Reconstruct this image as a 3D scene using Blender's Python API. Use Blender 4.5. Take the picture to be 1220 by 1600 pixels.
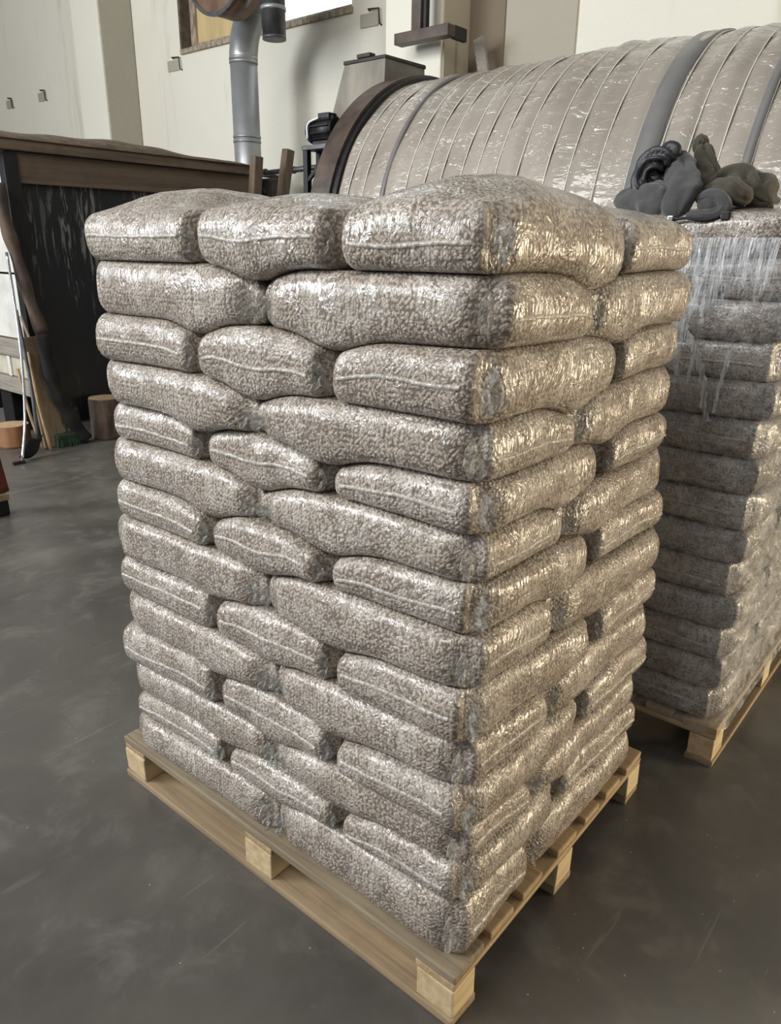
import bpy, bmesh, math, random
import numpy as np
from mathutils import Vector, Matrix, noise as mnoise

for o in list(bpy.data.objects):
    bpy.data.objects.remove(o)
scene = bpy.context.scene
COL = scene.collection
R = math.radians

# ------------------------------------------------------------------ camera
cam_d = bpy.data.cameras.new('camera')
cam = bpy.data.objects.new('camera', cam_d)
COL.objects.link(cam)
scene.camera = cam
YAW, PITCH, ROLL, FPX = R(39.688), R(-19.537), R(0.759), 1158.3
fw = Vector((math.cos(PITCH) * math.cos(YAW), math.cos(PITCH) * math.sin(YAW), math.sin(PITCH)))
rt = Vector((math.sin(YAW), -math.cos(YAW), 0))
up = rt.cross(fw)
r2 = math.cos(ROLL) * rt + math.sin(ROLL) * up
u2 = -math.sin(ROLL) * rt + math.cos(ROLL) * up
M = Matrix((r2, u2, -fw)).transposed().to_4x4()
M.translation = Vector((-0.9233, -0.5829, 1.5094))
cam.matrix_world = M
cam_d.sensor_fit = 'VERTICAL'
cam_d.sensor_height = 32.0
cam_d.lens = 32.0 * FPX / 1600.0
cam_d.clip_start = 0.02
cam_d.clip_end = 200

# ------------------------------------------------------------------ world, lights, exposure
w = bpy.data.worlds.new('hall_daylight')
scene.world = w
w.use_nodes = True
bg = w.node_tree.nodes['Background']
bg.inputs[0].default_value = (0.95, 0.98, 1.0, 1)
bg.inputs[1].default_value = 0.28


def area(name, loc, target, sx, sy, power, col):
    d = bpy.data.lights.new(name, 'AREA')
    d.shape = 'RECTANGLE'
    d.size, d.size_y, d.energy, d.color = sx, sy, power, col
    o = bpy.data.objects.new(name, d)
    COL.objects.link(o)
    o.location = loc
    o.rotation_euler = (Vector(target) - Vector(loc)).to_track_quat('-Z', 'Y').to_euler()
    return o


area('window_daylight', (-4.2, 6.2, 3.6), (0.4, 0.8, 0.9), 2.6, 2.0, 500, (0.90, 0.95, 1.0))
area('added_wall_fill', (-4.5, 4.0, 5.6), (5.0, 6.0, 2.8), 9.0, 1.8, 620, (1.0, 0.98, 0.92))  # unseen fill light added to brighten the back wall
area('doorway_daylight', (4.6, -4.8, 1.0), (0.6, 0.2, 0.7), 3.0, 1.6, 580, (1.0, 0.83, 0.57))
scene.view_settings.view_transform = 'Standard'
scene.view_settings.look = 'None'
scene.view_settings.gamma = 1.0
scene.view_settings.use_curve_mapping = False
scene.view_settings.exposure = 0.0
scene.cycles.use_denoising = True
scene.cycles.max_bounces = 7
scene.cycles.diffuse_bounces = 3
scene.cycles.glossy_bounces = 3
scene.cycles.transparent_max_bounces = 10


# ------------------------------------------------------------------ material helpers
class NT:
    def __init__(self, name):
        self.m = bpy.data.materials.new(name)
        self.m.use_nodes = True
        self.t = self.m.node_tree
        self.p = self.t.nodes['Principled BSDF']
        self.out = self.t.nodes['Material Output']
        self._o = None

    def n(self, typ, **kw):
        nd = self.t.nodes.new(typ)
        for k, v in kw.items():
            setattr(nd, k, v)
        return nd

    def link(self, a, b):
        self.t.links.new(a, b)

    def setin(self, sock, v):
        if isinstance(v, bpy.types.NodeSocket):
            self.link(v, sock)
        else:
            sock.default_value = v

    def obj(self):
        if self._o is None:
            self._o = self.n('ShaderNodeTexCoord').outputs['Object']
        return self._o

    def vmath(self, op, a, b=None, s=None):
        nd = self.n('ShaderNodeVectorMath', operation=op)
        self.setin(nd.inputs[0], a)
        if b is not None:
            self.setin(nd.inputs[1], b)
        if s is not None:
            self.setin(nd.inputs['Scale'], s)
        return nd.outputs['Value'] if op in ('DOT_PRODUCT', 'LENGTH') else nd.outputs['Vector']

    def math(self, op, a, b=0.0, c=None, clamp=False):
        nd = self.n('ShaderNodeMath', operation=op, use_clamp=clamp)
        self.setin(nd.inputs[0], a)
        self.setin(nd.inputs[1], b)
        if c is not None:
            self.setin(nd.inputs[2], c)
        return nd.outputs[0]

    def noise(self, vec, scale=5.0, detail=3.0, rough=0.55, dist=0.0):
        nd = self.n('ShaderNodeTexNoise')
        self.setin(nd.inputs['Vector'], vec)
        nd.inputs['Scale'].default_value = scale
        nd.inputs['Detail'].default_value = detail
        nd.inputs['Roughness'].default_value = rough
        nd.inputs['Distortion'].default_value = dist
        return nd.outputs['Fac']

    def ramp(self, fac, stops):
        nd = self.n('ShaderNodeValToRGB')
        self.setin(nd.inputs[0], fac)
        e = nd.color_ramp.elements
        while len(e) < len(stops):
            e.new(0.5)
        for el, (p, c) in zip(e, stops):
            el.position = p
            el.color = tuple(c) + (1,) if len(c) == 3 else c
        return nd.outputs[0]

    def mix(self, fac, a, b):
        nd = self.n('ShaderNodeMix', data_type='RGBA')
        self.setin(nd.inputs[0], fac)
        for s, v in ((nd.inputs[6], a), (nd.inputs[7], b)):
            self.setin(s, tuple(v) + (1,) if isinstance(v, tuple) and len(v) == 3 else v)
        return nd.outputs[2]

    def mixf(self, fac, a, b):
        nd = self.n('ShaderNodeMix', data_type='FLOAT')
        self.setin(nd.inputs[0], fac)
        self.setin(nd.inputs[2], a)
        self.setin(nd.inputs[3], b)
        return nd.outputs[0]

    def bump(self, h, strength=0.5, dist=0.01, normal=None):
        nd = self.n('ShaderNodeBump')
        self.setin(nd.inputs['Height'], h)
        nd.inputs['Strength'].default_value = strength
        nd.inputs['Distance'].default_value = dist
        if normal is not None:
            self.link(normal, nd.inputs['Normal'])
        return nd.outputs[0]

    def smooth(self, v, lo, hi):
        nd = self.n('ShaderNodeMapRange', interpolation_type='SMOOTHSTEP')
        self.setin(nd.inputs[0], v)
        nd.inputs[1].default_value = lo
        nd.inputs[2].default_value = hi
        return nd.outputs[0]

    def set(self, **kw):
        for k, v in kw.items():
            self.setin(self.p.inputs[k.replace('_', ' ')], v if not (isinstance(v, tuple) and len(v) == 3) else v + (1,))
        return self.m


def simple(name, col, rough=0.6, metal=0.0, var=0.25, scale=8.0, bump=0.15, stretch=(1, 1, 1), dark=None, coat=0.0):
    t = NT(name)
    v = t.vmath('MULTIPLY', t.obj(), stretch)
    f = t.noise(v, scale, 5, 0.6)
    d = dark or tuple(c * (1 - var * 1.6) for c in col)
    c = t.ramp(f, [(0.3, d), (0.65, col)])
    return t.set(Base_Color=c, Roughness=rough, Metallic=metal, Normal=t.bump(f, bump, 0.01), Coat_Weight=coat)


def pellet_material(name, tint=(1, 1, 1), haze=0.05, wr=1.0, cell=0.0094):
    """wood pellets pressed against clear film"""
    t = NT(name)
    info = t.n('ShaderNodeObjectInfo')
    off = t.vmath('SCALE', (7.1, 3.3, 5.7), s=info.outputs['Random'])
    co = t.vmath('ADD', t.obj(), off)
    best = None
    tone = None
    for i in range(3):
        sc = 1.0 / (cell * (1.0 + 0.08 * i))
        p = t.vmath('ADD', t.vmath('SCALE', co, s=sc), (i * 13.7, i * 5.1, i * 9.3))
        vo = t.n('ShaderNodeTexVoronoi', feature='F1', voronoi_dimensions='3D')
        vo.inputs['Scale'].default_value = 1.0
        t.link(p, vo.inputs['Vector'])
        d = t.vmath('SUBTRACT', p, vo.outputs['Position'])
        a = t.vmath('NORMALIZE', t.vmath('SUBTRACT', vo.outputs['Color'], (0.5, 0.5, 0.5)))
        k = t.math('MINIMUM', t.math('MAXIMUM', t.vmath('DOT_PRODUCT', d, a), -0.6), 0.6)
        dist = t.vmath('LENGTH', t.vmath('SUBTRACT', d, t.vmath('SCALE', a, s=k)))
        h = t.math('SUBTRACT', 1.0, t.math('MULTIPLY', dist, 2.7), clamp=True)
        h = t.math('POWER', h, 0.6)
        sep = t.n('ShaderNodeSeparateColor')
        t.link(vo.outputs['Color'], sep.inputs[0])
        if best is None:
            best, tone = h, sep.outputs[0]
        else:
            g = t.math('GREATER_THAN', h, best)
            tone = t.mixf(g, tone, sep.outputs[0])
            best = t.math('MAXIMUM', h, best)
    big = t.noise(co, 6.0, 2)
    pel = t.ramp(tone, [(0.0, (0.200 * tint[0], 0.157 * tint[1], 0.122 * tint[2])),
                        (0.5, (0.300 * tint[0], 0.245 * tint[1], 0.195 * tint[2])),
                        (1.0, (0.42 * tint[0], 0.355 * tint[1], 0.288 * tint[2]))])
    base = t.mix(t.smooth(best, 0.05, 0.7), (0.105 * tint[0], 0.080 * tint[1], 0.060 * tint[2]), pel)
    # film: crinkles run down the sides of the bag
    warp = t.vmath('SCALE', t.vmath('SUBTRACT', t.n('ShaderNodeTexNoise').outputs['Color'], (0.5, 0.5, 0.5)), s=0.03)
    nz = warp.node.inputs[0].links[0].from_node.inputs[0].links[0].from_node
    nz.inputs['Scale'].default_value = 9.0
    t.link(co, nz.inputs['Vector'])
    cw = t.vmath('ADD', co, warp)
    sep = t.n('ShaderNodeSeparateXYZ')
    t.link(cw, sep.inputs[0])
    lean = t.math('MULTIPLY', t.math('SUBTRACT', big, 0.5), 2.2)
    cmb = t.n('ShaderNodeCombineXYZ')
    loc = t.n('ShaderNodeSeparateXYZ')
    t.link(t.obj(), loc.inputs[0])
    sh = t.math('MULTIPLY', loc.outputs[2], lean)
    t.link(t.math('ADD', sep.outputs[0], sh), cmb.inputs[0])
    t.link(t.math('ADD', sep.outputs[1], sh), cmb.inputs[1])
    t.link(sep.outputs[2], cmb.inputs[2])
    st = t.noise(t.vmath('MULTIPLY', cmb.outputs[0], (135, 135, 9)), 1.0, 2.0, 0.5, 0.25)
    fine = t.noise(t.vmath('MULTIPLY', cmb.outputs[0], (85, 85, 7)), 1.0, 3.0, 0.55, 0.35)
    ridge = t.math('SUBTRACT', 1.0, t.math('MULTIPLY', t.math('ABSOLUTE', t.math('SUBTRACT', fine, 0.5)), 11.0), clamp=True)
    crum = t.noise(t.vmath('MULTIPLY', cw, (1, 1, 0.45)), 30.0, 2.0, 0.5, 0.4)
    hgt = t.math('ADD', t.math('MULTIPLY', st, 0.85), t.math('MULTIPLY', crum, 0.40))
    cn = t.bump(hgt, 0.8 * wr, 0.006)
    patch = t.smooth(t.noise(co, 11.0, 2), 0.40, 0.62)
    hz = t.math('ADD', t.math('MULTIPLY', t.math('MULTIPLY', ridge, patch), 0.42), haze, clamp=True)  # film milkiness plus pale crinkle glints painted into the base colour
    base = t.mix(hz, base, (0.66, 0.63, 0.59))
    return t.set(Base_Color=base, Roughness=0.75, Normal=t.bump(best, 0.55, 0.004),
                 Coat_Weight=1.0, Coat_Roughness=0.14, Coat_IOR=1.5, Coat_Normal=cn)


def film_material(name, milk=0.10, alpha=0.25, rough=0.12, col=(0.8, 0.82, 0.85), scale=(30, 30, 30), strength=0.8, edge=0.5):
    """clear plastic film: mostly see-through, glossy, slightly milky"""
    t = NT(name)
    co = t.obj()
    nz = t.noise(t.vmath('MULTIPLY', co, scale), 1.0, 3.0, 0.55, 0.8)
    nb = t.bump(nz, strength, 0.008)
    t.set(Base_Color=col, Roughness=rough, Specular_IOR_Level=0.9, Normal=nb)
    tr = t.n('ShaderNodeBsdfTransparent')
    tr.inputs[0].default_value = (0.96, 0.97, 0.98, 1)
    lw = t.n('ShaderNodeLayerWeight')
    lw.inputs[0].default_value = 0.35
    t.link(nb, lw.inputs['Normal'])
    f = t.math('ADD', t.math('MULTIPLY', t.math('POWER', lw.outputs['Facing'], 2.0), edge), alpha, clamp=True)
    f = t.math('MULTIPLY', f, t.math('ADD', t.smooth(nz, 0.3, 0.75), milk), clamp=True)
    mx = t.n('ShaderNodeMixShader')
    t.link(f, mx.inputs[0])
    t.link(tr.outputs[0], mx.inputs[1])
    t.link(t.p.outputs[0], mx.inputs[2])
    t.link(mx.outputs[0], t.out.inputs[0])
    return t.m


def wood_material(name, light, dark, axis=1, rough=0.7, grain=60.0, stain=0.35):
    t = NT(name)
    info = t.n('ShaderNodeObjectInfo')
    co = t.vmath('ADD', t.obj(), t.vmath('SCALE', (3.1, 4.7, 2.9), s=info.outputs['Random']))
    s = [grain, grain, grain]
    s[axis] = grain * 0.05
    g = t.noise(t.vmath('MULTIPLY', co, tuple(s)), 1.0, 4, 0.6, 0.5)
    b = t.noise(co, 7.0, 4, 0.6)
    c = t.ramp(g, [(0.3, dark), (0.62, light)])
    c = t.mix(t.math('MULTIPLY', t.smooth(b, 0.5, 0.75), stain), c, tuple(x * 0.45 for x in dark))
    c = t.mix(t.math('MULTIPLY', info.outputs['Random'], 0.3), c, dark)
    return t.set(Base_Color=c, Roughness=rough, Normal=t.bump(g, 0.25, 0.004))


MAT = {}
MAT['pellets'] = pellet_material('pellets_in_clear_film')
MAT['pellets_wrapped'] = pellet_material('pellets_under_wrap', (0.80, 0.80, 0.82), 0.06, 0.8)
MAT['seam'] = film_material('welded_film', 0.55, 0.45, 0.22, (0.60, 0.56, 0.50), (90, 90, 40), 0.5, 0.4)
MAT['fold'] = film_material('bunched_film', 0.45, 0.26, 0.07, (0.50, 0.49, 0.46), (60, 60, 60), 0.7, 0.5)
MAT['wrap'] = film_material('stretch_film', 0.16, 0.24, 0.12, (0.66, 0.69, 0.74), (30, 30, 46), 1.0, 0.5)  # bluish milkiness stands in for gloss the film hardly reflects
MAT['torn'] = film_material('torn_stretch_film', 0.05, 0.62, 0.25, (0.85, 0.87, 0.90), (40, 230, 12), 1.0, 0.4)
MAT['pine_y'] = wood_material('pine_along_y', (0.41, 0.295, 0.165), (0.27, 0.185, 0.10), 1)
MAT['pine_x'] = wood_material('pine_along_x', (0.41, 0.295, 0.165), (0.27, 0.185, 0.10), 0)
MAT['dirty_pine_y'] = wood_material('dirty_pine_y', (0.34, 0.25, 0.15), (0.20, 0.14, 0.08), 1)  # runner pine, darkened to put the shade under the deck into its colour
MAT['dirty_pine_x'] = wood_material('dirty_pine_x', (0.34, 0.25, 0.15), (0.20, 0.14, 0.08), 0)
MAT['pine_block'] = wood_material('pine_block', (0.58, 0.45, 0.27), (0.40, 0.29, 0.16), 0, grain=45, stain=0.15)
MAT['pine_weathered'] = wood_material('weathered_pine', (0.27, 0.215, 0.14), (0.15, 0.115, 0.075), 1)


def floor_material():
    t = NT('worn_dark_concrete')
    co = t.obj()
    a = t.noise(co, 0.9, 5, 0.6, 0.6)
    b = t.noise(co, 5.0, 6, 0.65, 0.4)
    f = t.noise(co, 60.0, 3, 0.6)
    c = t.ramp(a, [(0.3, (0.054, 0.048, 0.042)), (0.52, (0.088, 0.080, 0.070)), (0.72, (0.140, 0.130, 0.113))])
    c = t.mix(t.math('MULTIPLY', t.smooth(b, 0.5, 0.7), 0.45), c, (0.15, 0.141, 0.124))
    vo = t.n('ShaderNodeTexVoronoi', feature='F1')
    vo.inputs['Scale'].default_value = 26.0
    t.link(co, vo.inputs['Vector'])
    spk = t.math('MULTIPLY', t.math('LESS_THAN', vo.outputs['Distance'], 0.05), t.math('GREATER_THAN', b, 0.5))
    c = t.mix(t.math('MULTIPLY', spk, 0.7), c, (0.42, 0.38, 0.31))
    # long pale scratches and one expansion joint
    sc = t.noise(t.vmath('MULTIPLY', co, (1.2, 22, 1)), 1.0, 3, 0.6, 1.5)
    c = t.mix(t.math('MULTIPLY', t.smooth(sc, 0.66, 0.72), 0.25), c, (0.2, 0.19, 0.17))
    r = t.mixf(t.smooth(b, 0.35, 0.7), 0.30, 0.58)
    return t.set(Base_Color=c, Roughness=r, Normal=t.bump(f, 0.12, 0.004), Specular_IOR_Level=0.45)


def plaster_material(name, base=(0.76, 0.735, 0.645)):
    t = NT(name)
    co = t.obj()
    a = t.noise(co, 0.8, 5, 0.6, 0.3)
    s = t.noise(t.vmath('MULTIPLY', co, (2.2, 2.2, 0.25)), 1.6, 5, 0.65, 0.4)
    f = t.noise(co, 26, 5, 0.65)
    c = t.ramp(a, [(0.3, tuple(x * 0.93 for x in base)), (0.7, base)])
    c = t.mix(t.math('MULTIPLY', t.smooth(s, 0.56, 0.74), 0.4), c, (0.40, 0.34, 0.23))
    c = t.mix(t.smooth(f, 0.70, 0.78), c, (0.36, 0.33, 0.27))
    return t.set(Base_Color=c, Roughness=0.85, Normal=t.bump(f, 0.3, 0.02))


def soot_material():
    t = NT('sooty_black_plate')
    co = t.obj()
    s = t.noise(t.vmath('MULTIPLY', co, (26, 26, 3.2)), 1.0, 4, 0.62, 0.7)
    s2 = t.noise(t.vmath('MULTIPLY', co, (3.0, 3.0, 0.8)), 1.0, 3, 0.5, 0.3)
    f = t.math('MULTIPLY', t.smooth(s, 0.53, 0.60), t.smooth(s2, 0.46, 0.60))
    c = t.mix(t.math('MULTIPLY', f, 0.75), (0.0075, 0.0085, 0.012), (0.22, 0.21, 0.20))
    return t.set(Base_Color=c, Roughness=0.55, Normal=t.bump(s, 0.2, 0.01))


def quilt_material():
    t = NT('quilted_insulation_foil')
    co = t.obj()
    a = t.noise(co, 2.0, 4, 0.6)
    c = t.ramp(a, [(0.3, (0.25, 0.215, 0.178)), (0.7, (0.34, 0.298, 0.252))])
    cr = t.noise(t.vmath('MULTIPLY', co, (10, 3.4, 14)), 1.0, 3, 0.6, 1.0)
    sm = t.noise(t.vmath('MULTIPLY', co, (20, 12, 26)), 1.0, 2, 0.6, 0.6)
    h = t.math('ADD', t.math('MULTIPLY', t.smooth(cr, 0.47, 0.60), 0.9), t.math('MULTIPLY', sm, 0.35))
    return t.set(Base_Color=c, Roughness=0.55, Normal=t.bump(sm, 0.15, 0.01), Coat_Weight=1.0,
                 Coat_Roughness=0.15, Coat_IOR=1.5, Coat_Normal=t.bump(h, 0.75, 0.02))


MAT['floor'] = floor_material()
MAT['plaster'] = plaster_material('whitewashed_concrete')
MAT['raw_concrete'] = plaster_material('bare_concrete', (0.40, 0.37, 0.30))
MAT['soot'] = soot_material()
MAT['brown_stain'] = plaster_material('rust_stained_concrete', (0.19, 0.15, 0.105))
MAT['quilt'] = quilt_material()
MAT['strap'] = simple('grey_foil_tape', (0.165, 0.16, 0.155), 0.55, 0.0, 0.1, 6, 0.1, coat=0.2)
MAT['thread'] = NT('pale_thread').set(Base_Color=(0.75, 0.73, 0.68), Roughness=0.7)
MAT['brown_steel'] = simple('brown_painted_steel', (0.095, 0.066, 0.05), 0.5, 0.1, 0.4, 7, 0.2)
MAT['rust'] = simple('dark_rusty_steel', (0.050, 0.038, 0.030), 0.6, 0.3, 0.5, 9, 0.3, dark=(0.015, 0.012, 0.01))
MAT['dark_wood'] = wood_material('dirty_brown_boards', (0.165, 0.115, 0.078), (0.075, 0.052, 0.036), 0, grain=18)
MAT['post_wood'] = wood_material('old_post_wood', (0.15, 0.105, 0.065), (0.07, 0.05, 0.033), 2, grain=30)
MAT['sawdust'] = simple('settled_dust', (0.17, 0.125, 0.088), 0.95, 0, 0.35, 12, 0.6)
MAT['galv'] = simple('galvanised_sheet', (0.36, 0.37, 0.38), 0.42, 0.55, 0.12, 5, 0.05)
MAT['dark_galv'] = simple('sooty_sheet_metal', (0.13, 0.13, 0.14), 0.45, 0.6, 0.4, 9, 0.2)
MAT['rust_brown'] = simple('brown_rusted_sheet', (0.20, 0.115, 0.075), 0.5, 0.3, 0.3, 5, 0.15)
MAT['hood'] = simple('dusty_grey_sheet', (0.27, 0.245, 0.20), 0.7, 0.0, 0.3, 5, 0.25, (1, 1, 0.35))
MAT['black'] = simple('black_iron', (0.014, 0.014, 0.016), 0.5, 0.3, 0.3, 12, 0.2)
MAT['motor_blue'] = simple('blue_motor_paint', (0.018, 0.028, 0.07), 0.4, 0.1, 0.3, 12, 0.1)
MAT['bright_steel'] = NT('bright_bar_steel').set(Base_Color=(0.62, 0.64, 0.67), Roughness=0.22, Metallic=1.0)
MAT['stick'] = wood_material('pale_stick', (0.42, 0.30, 0.17), (0.24, 0.16, 0.09), 2)
MAT['dull_plank'] = wood_material('dull_brown_plank', (0.24, 0.18, 0.115), (0.14, 0.10, 0.06), 2)
MAT['bark'] = simple('brown_bark', (0.115, 0.080, 0.060), 0.9, 0, 0.5, 14, 0.5, (1, 1, 0.3))
MAT['bark_dark'] = simple('sooty_dark_bark', (0.013, 0.011, 0.010), 0.95, 0, 0.4, 14, 0.5, (1, 1, 0.3))
MAT['log_side'] = wood_material('log_side', (0.28, 0.13, 0.055), (0.16, 0.075, 0.033), 2, grain=40)
MAT['log_top'] = simple('log_end_grain', (0.46, 0.31, 0.18), 0.85, 0, 0.2, 20, 0.2)
MAT['green'] = simple('green_bristles', (0.018, 0.05, 0.024), 0.8, 0, 0.4, 80, 0.5, (1, 1, 0.1))
MAT['white_paint'] = simple('old_white_paint', (0.58, 0.57, 0.53), 0.6, 0, 0.2, 4, 0.2)
MAT['grey_board'] = wood_material('grey_weathered_board', (0.30, 0.27, 0.23), (0.17, 0.15, 0.125), 0)
MAT['grey_board_y'] = wood_material('grey_weathered_beam', (0.30, 0.27, 0.23), (0.17, 0.15, 0.125), 1)
MAT['yellow_white'] = simple('yellowed_white_paint', (0.50, 0.46, 0.36), 0.7, 0, 0.25, 6, 0.2)
MAT['red'] = simple('worn_red_paint', (0.15, 0.03, 0.02), 0.5, 0, 0.5, 12, 0.2)
MAT['glass'] = NT('bright_window_pane')
MAT['glass'] = MAT['glass'].set(Base_Color=(0.8, 0.85, 0.9), Emission_Color=(0.86, 0.93, 1.0), Emission_Strength=1.6, Roughness=0.1)
MAT['yellow_board'] = simple('yellowed_window_board', (0.60, 0.46, 0.24), 0.6, 0, 0.15, 3, 0.1, (1, 3, 0.6))
MAT['frame_wood'] = simple('peeling_window_frame', (0.42, 0.36, 0.27), 0.8, 0, 0.5, 22, 0.4, (1, 1, 0.4), dark=(0.13, 0.1, 0.07))
MAT['window_dark'] = simple('window_reveal', (0.13, 0.10, 0.072), 0.85, 0, 0.4, 10, 0.4)


def cloth_material(name, col, rough=0.95, scale=260, sheen=0.4, bump=0.3):
    t = NT(name)
    co = t.obj()
    f = t.noise(co, scale, 3, 0.7)
    b = t.noise(co, 14, 3, 0.6)
    c = t.ramp(b, [(0.3, tuple(x * 0.75 for x in col)), (0.7, col)])
    h = t.math('ADD', t.math('MULTIPLY', f, 0.3), b)
    return t.set(Base_Color=c, Roughness=rough, Normal=t.bump(h, bump, 0.01), Sheen_Weight=sheen)


MAT['fleece'] = cloth_material('grey_fleece', (0.055, 0.056, 0.056), 0.95, 260, 0.3, 0.6)
MAT['olive'] = cloth_material('olive_cloth', (0.062, 0.054, 0.037), 0.9, 400, 0.15, 0.6)
MAT['lining'] = cloth_material('shiny_navy_lining', (0.016, 0.016, 0.021), 0.5, 100, 0.0)


# ------------------------------------------------------------------ object helpers
def mesh_from(name, v, f, smooth=True):
    me = bpy.data.meshes.new(name)
    me.from_pydata([tuple(map(float, p)) for p in v], [], f)
    me.update()
    if smooth:
        me.polygons.foreach_set('use_smooth', [True] * len(me.polygons))
    return me


def link_obj(name, me, mat, parent=None, loc=(0, 0, 0)):
    o = bpy.data.objects.new(name, me)
    COL.objects.link(o)
    if mat is not None and not me.materials:
        me.materials.append(mat)
    if parent is not None:
        o.parent = parent
    o.location = loc
    return o


def rootloc(o):
    l = Vector((0, 0, 0))
    while o is not None:
        l += o.location
        o = o.parent
    return l


def tag(o, label=None, cat=None, group=None, kind=None):
    for k, v in (('label', label), ('category', cat), ('group', group), ('kind', kind)):
        if v:
            o[k] = v
    return o


def thing(name, loc, label, cat, group=None):
    o = bpy.data.objects.new(name, None)
    COL.objects.link(o)
    o.location = loc
    o.empty_display_size = 0.1
    return tag(o, label, cat, group)


def add_mesh(name, v, f, mat, parent=None, smooth=True):
    """v in world coordinates"""
    base = np.array(rootloc(parent)) if parent is not None else np.zeros(3)
    return link_obj(name, mesh_from(name, np.asarray(v, float) - base, f, smooth), mat, parent)


BOXF = [(0, 3, 2, 1), (4, 5, 6, 7), (0, 1, 5, 4), (1, 2, 6, 5), (2, 3, 7, 6), (3, 0, 4, 7)]


def box(name, lo, hi, mat, parent=None, bevel=0.004, jit=0.0, seed=0, rot=None, taper=None):
    """bevelled box between two world corners; rot = Matrix about its centre"""
    lo, hi = Vector(lo), Vector(hi)
    c = (lo + hi) / 2
    h = (hi - lo) / 2
    bm = bmesh.new()
    bmesh.ops.create_cube(bm, size=2)
    rnd = random.Random(seed)
    for v in bm.verts:
        s = 1.0
        if taper is not None and v.co.z > 0:
            s = taper
        v.co = Vector((v.co.x * h.x * s, v.co.y * h.y * s, v.co.z * h.z))
        if jit:
            v.co += Vector([rnd.uniform(-jit, jit) for _ in range(3)])
    if bevel:
        bmesh.ops.bevel(bm, geom=bm.edges[:], offset=bevel, segments=2, affect='EDGES', profile=0.6)
    if rot is not None:
        bmesh.ops.transform(bm, matrix=rot.to_4x4(), verts=bm.verts)
    base = rootloc(parent)
    bmesh.ops.translate(bm, vec=c - base, verts=bm.verts)
    me = bpy.data.meshes.new(name)
    bm.to_mesh(me)
    bm.free()
    return link_obj(name, me, mat, parent)


def tube_data(pts, rad, seg=12, cap=True, flat=1.0):
    pts = [Vector(p) for p in pts]
    n = len(pts)
    if not hasattr(rad, '__len__'):
        rad = [rad] * n
    v, f = [], []
    ref = Vector((0, 0, 1))
    t0 = (pts[1] - pts[0]).normalized()
    if abs(t0.dot(ref)) > 0.9:
        ref = Vector((1, 0, 0))
    a = t0.cross(ref).normalized()
    for i, p in enumerate(pts):
        t = (pts[min(i + 1, n - 1)] - pts[max(i - 1, 0)]).normalized()
        a = (a - t * a.dot(t)).normalized()
        b = t.cross(a)
        for j in range(seg):
            an = 2 * math.pi * j / seg
            v.append(p + rad[i] * (a * math.cos(an) + b * math.sin(an) * flat))
    for i in range(n - 1):
        for j in range(seg):
            k = (j + 1) % seg
            f.append((i * seg + j, i * seg + k, (i + 1) * seg + k, (i + 1) * seg + j))
    if cap:
        f.append(tuple(range(seg - 1, -1, -1)))
        f.append(tuple(range((n - 1) * seg, n * seg)))
    return v, f


def tube(name, pts, rad, mat, parent=None, seg=12, cap=True, smooth=True, flat=1.0):
    v, f = tube_data(pts, rad, seg, cap, flat)
    o = add_mesh(name, v, f, mat, parent, smooth)
    if smooth and cap:
        o.data.polygons[-1].use_smooth = False
        o.data.polygons[-2].use_smooth = False
    return o


def spline(pts, n=8):
    pts = [np.array(p, float) for p in pts]
    P = [2 * pts[0] - pts[1]] + pts + [2 * pts[-1] - pts[-2]]
    out = []
    for i in range(1, len(P) - 2):
        for k in range(n):
            t = k / n
            a, b, c, d = P[i - 1], P[i], P[i + 1], P[i + 2]
            out.append(0.5 * ((2 * b) + (c - a) * t + (2 * a - 5 * b + 4 * c - d) * t * t + (3 * b - a - 3 * c + d) * t ** 3))
    out.append(pts[-1])
    return [tuple(p) for p in out]


def ring_data(c, y0, y1, r0, r1, seg=72):
    """hollow ring about the Y axis through c=(x,z), from y0 to y1, inner r0, outer r1"""
    v, f = [], []
    for j in range(seg):
        a = 2 * math.pi * j / seg
        s, k = math.sin(a), math.cos(a)
        for (y, r) in ((y0, r0), (y0, r1), (y1, r1), (y1, r0)):
            v.append((c[0] + r * s, y, c[1] + r * k))
    for j in range(seg):
        k = (j + 1) % seg
        for q in range(4):
            q2 = (q + 1) % 4
            f.append((j * 4 + q, j * 4 + q2, k * 4 + q2, k * 4 + q))
    return v, f


# ------------------------------------------------------------------ the hall
fl = add_mesh('floor', [(-8, -8, 0), (9, -8, 0), (9, 18, 0), (-8, 18, 0), (-8, -8, -0.1), (9, -8, -0.1), (9, 18, -0.1), (-8, 18, -0.1)],
              [(0, 1, 2, 3), (7, 6, 5, 4), (0, 4, 5, 1), (1, 5, 6, 2), (2, 6, 7, 3), (3, 7, 4, 0)], MAT['floor'], None, False)
tag(fl, kind='structure')

WX = 5.0
WIN = (4.88, 7.50, 3.60, 5.2)   # y0, y1, z0, z1


def wall_with_hole():
    v, f = [], []

    def b(lo, hi):
        k = len(v)
        for z in (lo[2], hi[2]):
            v.extend([(lo[0], lo[1], z), (hi[0], lo[1], z), (hi[0], hi[1], z), (lo[0], hi[1], z)])
        f.extend([tuple(i + k for i in q) for q in BOXF])
    y0, y1, z0, z1 = WIN
    b((WX, -8, 0), (WX + 0.45, y0, 7))
    b((WX, y1, 0), (WX + 0.45, 18, 7))
    b((WX, y0, 0), (WX + 0.45, y1, z0))
    b((WX, y0, z1), (WX + 0.45, y1, 7))
    return v, f


wv, wf = wall_with_hole()
wall = add_mesh('wall_back', wv, wf, MAT['plaster'], None, False)
tag(wall, kind='structure')
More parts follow.
